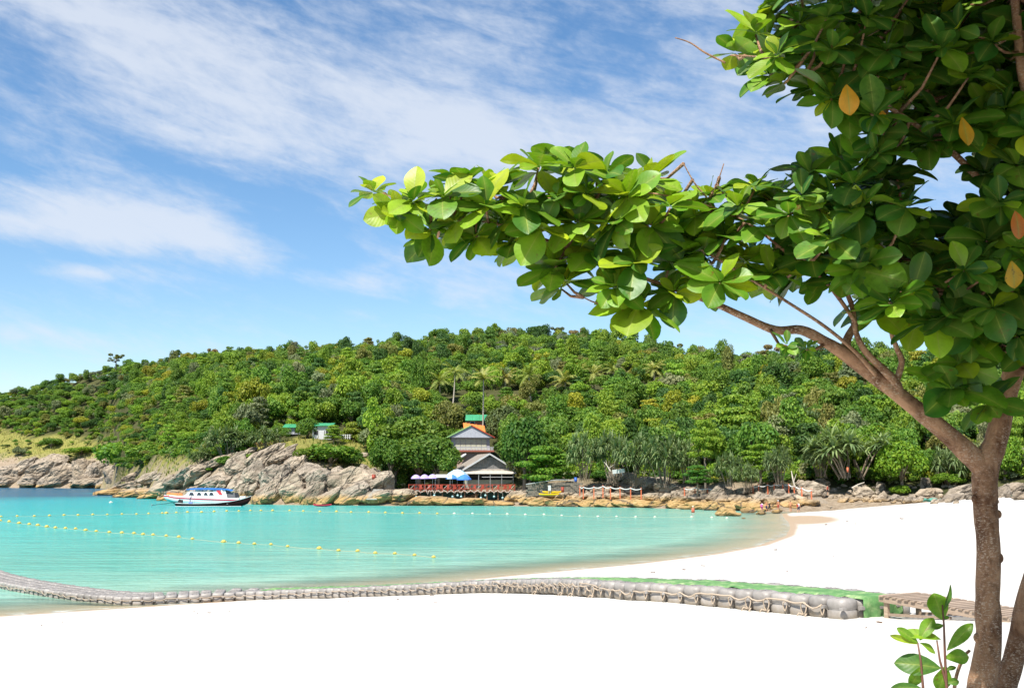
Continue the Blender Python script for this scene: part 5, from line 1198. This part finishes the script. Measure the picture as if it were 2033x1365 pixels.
for i in range(1, 46):
    p, t, nn = frame(i); P = []; big = i in (2, 4, 5, 16, 19, 21, 27, 33)
    for k in range(13):
        a = 2 * math.pi * k / 12; q = p - t * CS * .5 - nn * (.05 + .015 * math.sin(a * 2)) + t * .045 * math.sin(a) * (1.6 if big else 1); P.append(Vector((q.x, q.y, ZROW[i] + .20 + (.095 + .03 * big) * math.cos(a))))
    m = MB(); m.smooth = True; m.tube(P, .013, 5, False)
    if big:
        for s in (-1, 1): q = p - nn * .08 + t * (.1 * s - .25); m.tube([P[6], Vector((q.x, q.y, ZROW[i] + .10)), Vector((q.x - nn.x * .1, q.y - nn.y * .1, ZROW[i] + .01))], [.018, .016, .010], 5)
    o = m.build('rope_loop', RP); tag(o, 'rope loop%s tied between pontoon cubes, %s from the landward end' % (' with loose tails' if big else '', ordn(i)), 'rope loop', 'rope loops on the pontoon')
# slatted wooden ramp
WOOD = mat_wood('ramp_timber', (.24, .165, .115), (.42, .32, .235))
def ramp_():
    p, t, nn = frame(0); a2 = p + nn * 1.35 - t * .42; a = Vector((a2.x, a2.y, ZROW[0] + CH + .06)); hd = Vector((.86, -.51)) ; hd = Vector((at_y(1930, 1235, 20.6).x - a.x, 20.6 - a.y)).normalized()
    L_ = 2.85; b2 = a2 + hd * L_; b = Vector((b2.x, b2.y, base_z(b2.x, b2.y) + .09)); s = Vector((-hd.y, hd.x, 0)); d = (b - a).normalized(); up = s.cross(d) * -1
    if up.z < 0: up = -up
    e = empty('wooden_ramp', (a.x, a.y, 0), 0, 'slatted wooden ramp leading from the sand up to the pontoon', 'ramp'); o = Vector((a.x, a.y, 0)); W2 = .52
    rot = Matrix((d, s, up)).transposed(); n = 19
    for i in range(n):
        c = a.lerp(b, (i + .5) / n) + s * rr.uniform(-.015, .015) + up * .02; m = MB(); m.box((0, 0, 0), (L_ / n * .60, W2 * 2 + .1, .028)); x = m.build('slat', WOOD, e, c - o); x.rotation_euler = (rot @ Matrix.Rotation(rr.uniform(-.02, .02), 3, 'Z')).to_euler()
    for sg in (-1, 1):
        m = MB(); m.box((0, 0, 0), (L_ * 1.0, .045, .10)); x = m.build('side_rail', WOOD, e, a.lerp(b, .5) + s * sg * W2 - up * .05 - o); x.rotation_euler = rot.to_euler()
        g = a + d * .12 + s * sg * (W2 - .06); zg = base_z(g.x, g.y); m = MB(); m.box((0, 0, (g.z - .1 + zg) / 2), (.09, .07, g.z - .1 - zg + .04)); x = m.build('leg', WOOD, e, (g.x - o.x, g.y - o.y, 0)); x.rotation_euler = (0, 0, math.atan2(hd.y, hd.x))
        g2 = a + d * 1.6 + s * sg * (W2 - .05); m = MB(); m.beam((g.x - o.x, g.y - o.y, zg + .08), (g2.x - o.x, g2.y - o.y, base_z(g2.x, g2.y) + .07), .05, .05); m.build('ground_rail', WOOD, e)
ramp_()

# ------------------------------------------------------------------ the sea almond tree in the foreground
rr.seed(77)
def leaf_template(seed, nl=9, cols=(-1, -.52, -.06, 0, .06, .52, 1)):
    rg = random.Random(seed); V, vein, rib = [], [], []
    wmax = rg.uniform(.29, .37); curl = rg.uniform(.02, .30); fold = rg.uniform(.04, .22); wav = rg.uniform(0, 6); tw = rg.uniform(-.25, .25)
    for i in range(nl + 1):
        t = 1 - (1 - i / nl) ** 1.55; tt = .06 + .94 * t; w = wmax * max(math.sin(math.pi * min(tt ** 1.45, 1)), 0) ** .70 if i < nl else .012
        if i == 0: w = .018
        for c in cols:
            y = c * w; z = fold * abs(y) - curl * t * t + .018 * math.sin(wav + t * 9 + c * 2) * abs(c) ; y2, z2 = y * math.cos(tw * t) - z * math.sin(tw * t), y * math.sin(tw * t) + z * math.cos(tw * t)
            V.append((t, y2, z2)); vein.append(.85 if c == 0 else (.25 if abs(c) < .1 else 0)); rib.append(t * 55 - abs(c) * 14)
    n = len(cols); Fc = [(i * n + j, i * n + j + 1, (i + 1) * n + j + 1, (i + 1) * n + j) for i in range(nl) for j in range(n - 1)]
    return np.array(V), np.array(Fc), np.array(vein), np.array(rib)
LT_ = [leaf_template(i) for i in range(8)]; LTL = [leaf_template(i, 4, (-1, 0, 1)) for i in range(8)]
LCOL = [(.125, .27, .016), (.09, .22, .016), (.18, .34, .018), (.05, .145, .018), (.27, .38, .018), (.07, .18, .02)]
LM = {}
def leaf_mesh(k, ci):
    if (k, ci) not in LM:
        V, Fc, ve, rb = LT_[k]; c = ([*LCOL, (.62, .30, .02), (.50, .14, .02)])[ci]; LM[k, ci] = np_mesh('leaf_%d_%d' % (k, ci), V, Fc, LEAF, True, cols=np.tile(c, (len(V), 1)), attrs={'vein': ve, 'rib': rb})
    return LM[k, ci]
TY = 6.0
def tp(px, py, dy=0.0): return at_y(px, py, TY + dy)
def wpx(w, Y=TY): return w * Y / F / 2 * .79
root = tp(1950, 1600); gz = ground(root.x, root.y); root.z = gz
tree_e = empty('almond_tree', (root.x, root.y, gz), 0, 'sea almond tree with big glossy leaves leaning over the beach', 'tree'); TO = tree_e.location
KNOTS = [(1984, 1107, .022), (1936, 990, .02), (1950, 1170, .018), (1978, 1300, .022), (1940, 1265, .02), (1982, 1020, .018)]
BR = []                                                            # all wood points, for twigs to grow from
def limb(name, pts, extra=0):
    P = [tp(a, b, d) for a, b, w, d in pts]; R = [wpx(w, TY + d) for a, b, w, d in pts]
    Q, S = [], []
    for i in range(len(P) - 1):
        p0, p1, p2, p3 = P[max(i - 1, 0)], P[i], P[i + 1], P[min(i + 2, len(P) - 1)]
        for k in range(5):
            t = k / 5; q = .5 * ((2 * p1) + (p2 - p0) * t + (2 * p0 - 5 * p1 + 4 * p2 - p3) * t * t + (3 * p1 - p0 - 3 * p2 + p3) * t ** 3); r = lerp(R[i], R[i + 1], t)
            q += Vector((mnoise.noise(q * 3), mnoise.noise(q * 3 + Vector((9, 0, 0))), 0)) * r * .25; Q.append(q); S.append(r * (1 + .10 * mnoise.noise(q * 9)))
    Q.append(P[-1]); S.append(R[-1]); m = MB(); m.smooth = True; m.tube([q - TO for q in Q], S, 14 if R[0] > .03 else 7)
    if name == 'trunk':
        for a, b, r in KNOTS: m.ball(tp(a, b, -.01 if a < 1985 else 0) - TO, r, 10, 8, 1.3)
        KNOTS.clear()
    m.build(name, BARK, tree_e); BR.extend(zip(Q, S)); return Q
limb('trunk', [(1935, 1750, 100, 0), (1940, 1520, 84, 0), (1948, 1380, 70, 0), (1960, 1250, 60, 0), (1963, 1100, 57, 0), (1959, 1000, 57, 0), (1957, 945, 64, 0), (1962, 905, 58, 0), (1975, 870, 44, 0), (1985, 840, 26, 0)])
limb('branch', [(1957, 965, 30, 0), (1963, 920, 52, 0), (1978, 865, 55, 0), (1995, 810, 52, 0), (2015, 740, 50, -.02), (2042, 660, 46, -.06), (2085, 560, 42, -.15), (2100, 430, 38, -.3), (2070, 280, 32, -.4), (2030, 140, 26, -.5), (2010, -60, 20, -.6), (2000, -250, 12, -.7)])
limb('branch', [(1966, 960, 34, 0), (1950, 925, 56, .0), (1922, 898, 54, .0), (1880, 860, 47, .02), (1800, 795, 42, .05), (1740, 750, 39, .05), (1690, 712, 36, .03), (1640, 680, 28, .0), (1590, 655, 24, -.03), (1540, 655, 22, -.05), (1480, 630, 18, -.08), (1420, 603, 16, -.1), (1350, 577, 13, -.12), (1260, 545, 10, -.15), (1150, 500, 8, -.15), (1020, 455, 7, -.18), (900, 425, 5, -.2), (800, 400, 4, -.2), (765, 385, 3, -.2)])
limb('branch', [(1790, 790, 26, .03), (1778, 760, 26, .02), (1755, 735, 22, -.02), (1720, 700, 18, -.05), (1700, 660, 15, -.08), (1690, 600, 13, -.1), (1650, 520, 11, -.12), (1600, 430, 8, -.15)])
limb('branch', [(1775, 765, 20, .02), (1790, 720, 15, 0), (1780, 690, 14, -.04), (1770, 650, 12, -.06), (1780, 560, 10, -.1), (1800, 450, 8, -.1)])
limb('branch', [(1690, 715, 24, .03), (1680, 680, 22, .05), (1700, 640, 16, .08), (1730, 590, 12, .12), (1740, 500, 10, .15), (1720, 400, 8, .2)])
limb('branch', [(1740, 745, 14, -.02), (1700, 700, 11, -.06), (1640, 650, 9, -.1), (1580, 610, 8, -.14), (1500, 560, 7, -.18), (1400, 500, 6, -.2), (1280, 440, 5, -.22), (1150, 400, 4, -.22), (1000, 390, 4, -.2)])
limb('branch', [(1700, 640, 12, -.1), (1640, 560, 10, -.16), (1560, 500, 8, -.2), (1480, 440, 6, -.22), (1380, 400, 5, -.22), (1270, 380, 4, -.22)])
limb('branch', [(2085, 520, 30, -.2), (2000, 420, 22, -.3), (1930, 340, 18, -.35), (1850, 270, 14, -.4), (1740, 200, 11, -.42), (1640, 170, 8, -.45), (1540, 120, 6, -.5), (1450, 110, 4, -.5)])
limb('branch', [(2090, 400, 26, -.3), (1990, 300, 16, -.2), (1890, 240, 12, -.1), (1800, 130, 9, -.1), (1700, 60, 7, -.15), (1600, 30, 5, -.2)])
limb('branch', [(2020, 730, 18, -.05), (1960, 660, 12, -.12), (1880, 600, 10, -.2), (1800, 560, 8, -.25), (1740, 520, 6, -.3)])
for st in ([(1340, 75, 3, -.5), (1370, 85, 4, -.5), (1400, 105, 5, -.5), (1440, 125, 6, -.48)], [(1357, 325, 3, -.2), (1380, 365, 4, -.2), (1405, 395, 5, -.2), (1420, 430, 6, -.2)], [(1437, 325, 2.5, -.2), (1425, 360, 3.5, -.2), (1408, 392, 5, -.2)], [(1158, 590, 3, -.2), (1180, 600, 4, -.2), (1205, 603, 5, -.18), (1260, 590, 5, -.15)]):
    limb('bare_twig', st)
limb('trunk', [(1975, 1700, 84, .1), (1995, 1400, 52, .1), (2012, 1310, 50, .1), (2030, 1220, 46, .1), (2052, 1130, 40, .12), (2090, 1020, 34, .15)])
limb('bare_twig', [(1892, 1420, 10, 0), (1897, 1350, 9, 0), (1912, 1305, 8, 0), (1925, 1290, 7, 0)])

def inside(poly, x, y):
    c = False; n = len(poly)
    for i in range(n):
        (x0, y0), (x1, y1) = poly[i], poly[i - 1]
        if (y0 > y) != (y1 > y) and x < (x1 - x0) * (y - y0) / (y1 - y0) + x0: c = not c
    return c
ROS = []                                                           # (px, py, dy, size, hand placed)
hand = [(742, 382, .8), (790, 425, .85), (822, 400, 1), (855, 455, 1), (880, 390, 1), (905, 440, 1), (925, 365, 1), (945, 470, .9), (965, 410, 1.1), (995, 370, 1.05), (1005, 440, 1), (1020, 480, 1), (1040, 410, 1.1), (1070, 330, 1), (1075, 455, 1.15), (1100, 530, 1.1), (1110, 390, 1.1),
        (1125, 560, 1), (1140, 335, 1.05), (1150, 440, 1.15), (1165, 385, 1.1), (1185, 500, 1.15), (1205, 345, .9), (1220, 570, 1.15), (1225, 440, 1.15), (1245, 390, 1.1), (1262, 520, 1.15), (1270, 605, 1.3), (1290, 450, 1.1), (1285, 360, 1.05), (1330, 410, 1.05), (1330, 520, 1.1), (1345, 465, 1.1),
        (1380, 430, 1), (1395, 500, 1.05), (1410, 390, .95), (1430, 560, 1.15), (1440, 470, 1.05), (1465, 410, 1), (1480, 520, 1.1), (1500, 370, .8), (1515, 450, 1.05), (1530, 545, 1.1), (1385, 555, 1), (1340, 580, .9), (1562, 685, .42), (1600, 692, .36)]
for a, b, s in hand: ROS.append((a, b, -.2 + rr.uniform(-.18, .12), s * .95, True))
for a, b, s in hand[2:-2]: ROS.append((a + rr.uniform(-24, 24), b + rr.uniform(-16, 20), rr.uniform(-.1, .2), s * .9, True))
polyA = [(1445, 105), (1500, 45), (1580, -30), (2600, -160), (2600, 720), (2080, 730), (1960, 690), (1880, 650), (1790, 635), (1710, 610), (1640, 575), (1540, 520), (1535, 410), (1575, 350), (1650, 325), (1735, 285), (1720, 225), (1620, 185), (1510, 150)]
gapA = [(1765, 300), (1930, 275), (1950, 410), (1830, 455)]
pts_ = []
for k in range(9000):
    x, y = rr.uniform(1380, 2260), rr.uniform(-60, 740)
    if not inside(polyA, x, y) or inside(gapA, x, y): continue
    if min([abs(x - a) + abs(y - b) for a, b, in pts_] or [999]) < 40: continue
    pts_.append((x, y))
for x, y in pts_: ROS.append((x, y, rr.uniform(-.75, .25), rr.uniform(.85, 1.2), x < 1800))
for x, y in pts_:
    if x > 1740 and rr.random() < .8 and not inside([(1730, 260), (1970, 240), (1990, 440), (1810, 490)], x, y): ROS.append((x + rr.uniform(-25, 25), y + rr.uniform(-25, 25), rr.uniform(.1, 1.3), rr.uniform(.9, 1.2), False))
for a, b, s in ((1890, 770, 1.4), (1905, 720, 1.1), (1960, 800, .9)): ROS.append((a, b, -.25, s, True))
WP = np.array([q for q, s in BR]); singles = []; mass = []; high = []; tw = MB(); tw.smooth = True
def add_leaf(mat4, k, ci, single):
    (high if single is None else singles if single else mass).append((mat4, k, ci))
def rosette(c, ax, size, n, single, droop=.35, ci=None, young=False):
    u = ax.orthogonal().normalized(); v = ax.cross(u); ph = rr.uniform(0, 6.28)
    for j in range(n):
        a = ph + j * 2.399; el = rr.uniform(.0, .75) if j < n * .7 else rr.uniform(.8, 1.3); d = (u * math.cos(a) + v * math.sin(a)) * math.cos(el) + ax * math.sin(el); d.z -= rr.uniform(0, droop); d.normalize()
        nz = (ax + Vector((0, 0, .5)) - d * d.dot(ax + Vector((0, 0, .5)))); nz = nz.normalized() if nz.length > .05 else d.orthogonal().normalized()
        nz = (Quaternion(d, rr.uniform(-.55, .55)) @ nz); sy = nz.cross(d); L_ = size * rr.uniform(.52, 1.15) * (.72 if el > .8 else 1)
        M = Matrix((d * L_, sy * L_ * rr.uniform(.88, 1.15), nz * L_)).transposed().to_4x4(); M.translation = c + d * .012
        col = ci if ci is not None else rr.choices(range(6), young and (5, 3, 6, 1.5, 4.5, 1.5) or (4, 6, 1.5, 6, .8, 6))[0]  # young marks the sunlit arm, not leaf age: light and shade put into colour
        add_leaf(M, rr.randrange(8), col, single)
for px, py, dy, s, single in ROS:
    c = tp(px, py, dy); d2 = ((WP - np.array(c)) ** 2).sum(1); k = int(np.argmin(d2 + .02 * (WP[:, 2] > c.z + .05))); w0 = Vector(WP[k]); dist = (c - w0).length
    ax = ((c - w0).normalized() * .5 + SUN * .5 + Vector((rr.uniform(-.5, .4), rr.uniform(-.75, .1), rr.uniform(.2, .8)))).normalized()
    if dist < 1.6:
        mid = w0.lerp(c, .55) + Vector((0, 0, -.12 * dist)); tw.tube([w0 - TO, mid - TO, c - TO - ax * .01], [.011, .008, .0055], 5)
    rosette(c, ax, .212 * s * (TY + dy) / TY, rr.randint(9, 13), single, .45, None, px < 1560)  # left arm takes the brighter leaf mix, the shaded crown the darker one
# a few withered leaves
for px, py, dy, s, ci in ((1680, 190, -.75, .15, 6), (1910, 255, -.8, .15, 6), (2008, 540, -.8, .13, 6), (2015, 440, -.8, .14, 7), (1750, 240, -.6, .11, 6)):
    c = tp(px, py - 22, dy); d = Vector((.15, -.1, -1)).normalized(); nz = Vector((.2, -1, .1)); nz = (nz - d * nz.dot(d)).normalized(); sy = nz.cross(d); M = Matrix((d * s, sy * s, nz * s)).transposed().to_4x4(); M.translation = c; singles.append((M, rr.randrange(8), ci))
# the crown goes on above and behind the picture's edge and shades what is under it
for k in range(2600):
    c = Vector((rr.uniform(1.05, 7.5), rr.uniform(-1.5, 7.0), rr.uniform(7.6, 10.4)))
    if c.z < CAMZ + c.y * .47 + .5: continue
    rosette(c, Vector((rr.uniform(-.4, .4), rr.uniform(-.4, .4), 1)).normalized(), .28, 9, None, .5)
tw.build('twigs', BARK, tree_e)['kind'] = 'stuff'
singles.sort(key=lambda s: -s[0].translation.x if False else (s[0].translation - Vector((0, 0, CAMZ))).length); vis = [s for s in singles]
rr.shuffle(vis); keep = vis[:300]; mass += vis[300:]
for M, k, ci in keep:
    o = link('leaf', leaf_mesh(k, ci), tree_e); M2 = M.copy(); M2.translation = M.translation - TO; o.matrix_local = M2
VV, FF, CC, VE, RB, off = [], [], [], [], [], 0
ALLC = [*LCOL, (.62, .30, .02), (.50, .14, .02)]
for M, k, ci, TT in [(*q, LT_) for q in mass] + [(*q, LTL) for q in high]:
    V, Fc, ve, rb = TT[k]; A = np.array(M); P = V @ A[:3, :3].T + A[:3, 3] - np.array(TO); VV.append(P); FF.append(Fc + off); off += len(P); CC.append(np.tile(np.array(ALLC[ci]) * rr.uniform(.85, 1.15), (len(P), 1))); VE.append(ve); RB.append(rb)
o = link('leaves', np_mesh('leaves', np.concatenate(VV), np.concatenate(FF), LEAF, True, cols=np.concatenate(CC), attrs={'vein': np.concatenate(VE), 'rib': np.concatenate(RB)}), tree_e); o['kind'] = 'stuff'
print('leaves', len(keep), len(mass))

# ------------------------------------------------------------------ young shoot beside the trunk
sp0 = tp(1860, 1600, -.25); sap = empty('almond_sapling', (sp0.x, sp0.y, ground(sp0.x, sp0.y)), 0, 'young almond shoot with oval leaves at the foot of the trunk', 'sapling'); SO = sap.location
def stem(pts, name='stem'):
    P = [tp(a, b, -.25) - SO for a, b in pts]; P.insert(0, Vector((rr.uniform(-.03, .03), 0, -.02))); m = MB(); m.smooth = True; m.tube(P, np.linspace(.009, .004, len(P)), 6); m.build(name, paint('shoot_stem', (.16, .07, .045), .6), sap)
stem([(1880, 1380), (1876, 1300), (1874, 1240), (1871, 1200)]); stem([(1834, 1380), (1828, 1310), (1822, 1275)]); stem([(1880, 1360), (1866, 1310), (1860, 1270)])
def sleaf(x0, y0, x1, y1, wd=1.0, ci=0, tip=0.0, face=(.1, -1, .35)):
    a, b = tp(x0, y0, -.25), tp(x1, y1, -.25 + tip); d = b - a; L_ = d.length; d.normalize(); nz = Vector(face); nz = (nz - d * nz.dot(d)).normalized(); sy = nz.cross(d); M = Matrix((d * L_, sy * L_ * wd, nz * L_)).transposed().to_4x4(); M.translation = a - SO
    o = link('leaf', leaf_mesh(rr.randrange(8), ci), sap); o.matrix_local = M
for a in [(1871, 1230, 1858, 1178, 1.25, 0), (1874, 1210, 1894, 1162, .35, 3), (1874, 1240, 1848, 1245, .8, 5), (1874, 1228, 1884, 1222, .9, 5), (1824, 1276, 1782, 1245, .6, 0), (1824, 1278, 1768, 1260, .35, 4), (1826, 1270, 1852, 1224, .8, 0), (1868, 1268, 1795, 1247, .45, 2), (1826, 1275, 1862, 1292, .6, 2), (1880, 1290, 1932, 1236, .55, 0),
          (1876, 1305, 1928, 1298, .8, 0), (1868, 1325, 1784, 1312, .7, 3), (1828, 1322, 1812, 1365, .9, 0), (1878, 1320, 1868, 1372, 1.0, 0), (1878, 1330, 1898, 1320, .7, 3), (1882, 1355, 1904, 1350, 1.2, 5), (1830, 1365, 1772, 1362, .5, 3), (1830, 1370, 1800, 1400, .8, 0)]:
    sleaf(*a, face=(rr.uniform(-.4, .4), -1, rr.uniform(.1, .9)))

# ------------------------------------------------------------------ litter on the sand
DRY = paint('dry_leaf', (.20, .10, .05), .9, .4)
spots = [(82, 1243), (124, 1236), (385, 1214), (392, 1219), (415, 1218), (455, 1215), (858, 1183), (864, 1198), (691, 1195), (790, 1191), (1396, 1124), (1358, 1132), (1296, 1137), (1563, 1136), (1652, 1086), (1682, 1035), (1698, 1040), (1790, 1030), (1868, 1034), (1720, 1250), (1655, 1105), (1540, 1092), (1746, 1240), (1675, 1036), (1640, 1042)]
for i, (px, py) in enumerate(spots):
    p = hit(px, py); s = max(.06, 4.5 * p.y / F) * rr.uniform(.7, 1.3); m = MB(); n = 6
    m.loft([[(s * (t - .5) * 2, s * .35 * w * math.sin(math.pi * (.1 + .8 * t)), .02 + s * .25 * abs(w) + s * .2 * (t - .5) ** 2 + rr.uniform(0, .01)) for w in (-1, 0, 1)] for t in np.linspace(0, 1, n)])
    o = m.build('fallen_leaf', DRY, None, p); o.rotation_euler = (0, 0, rr.uniform(0, 6)); tag(o, 'dry brown fallen leaf on the sand, %s of %d from the left' % (ordn(1 + sorted(spots).index((px, py))), len(spots)), 'leaf', 'dry leaves on the sand')
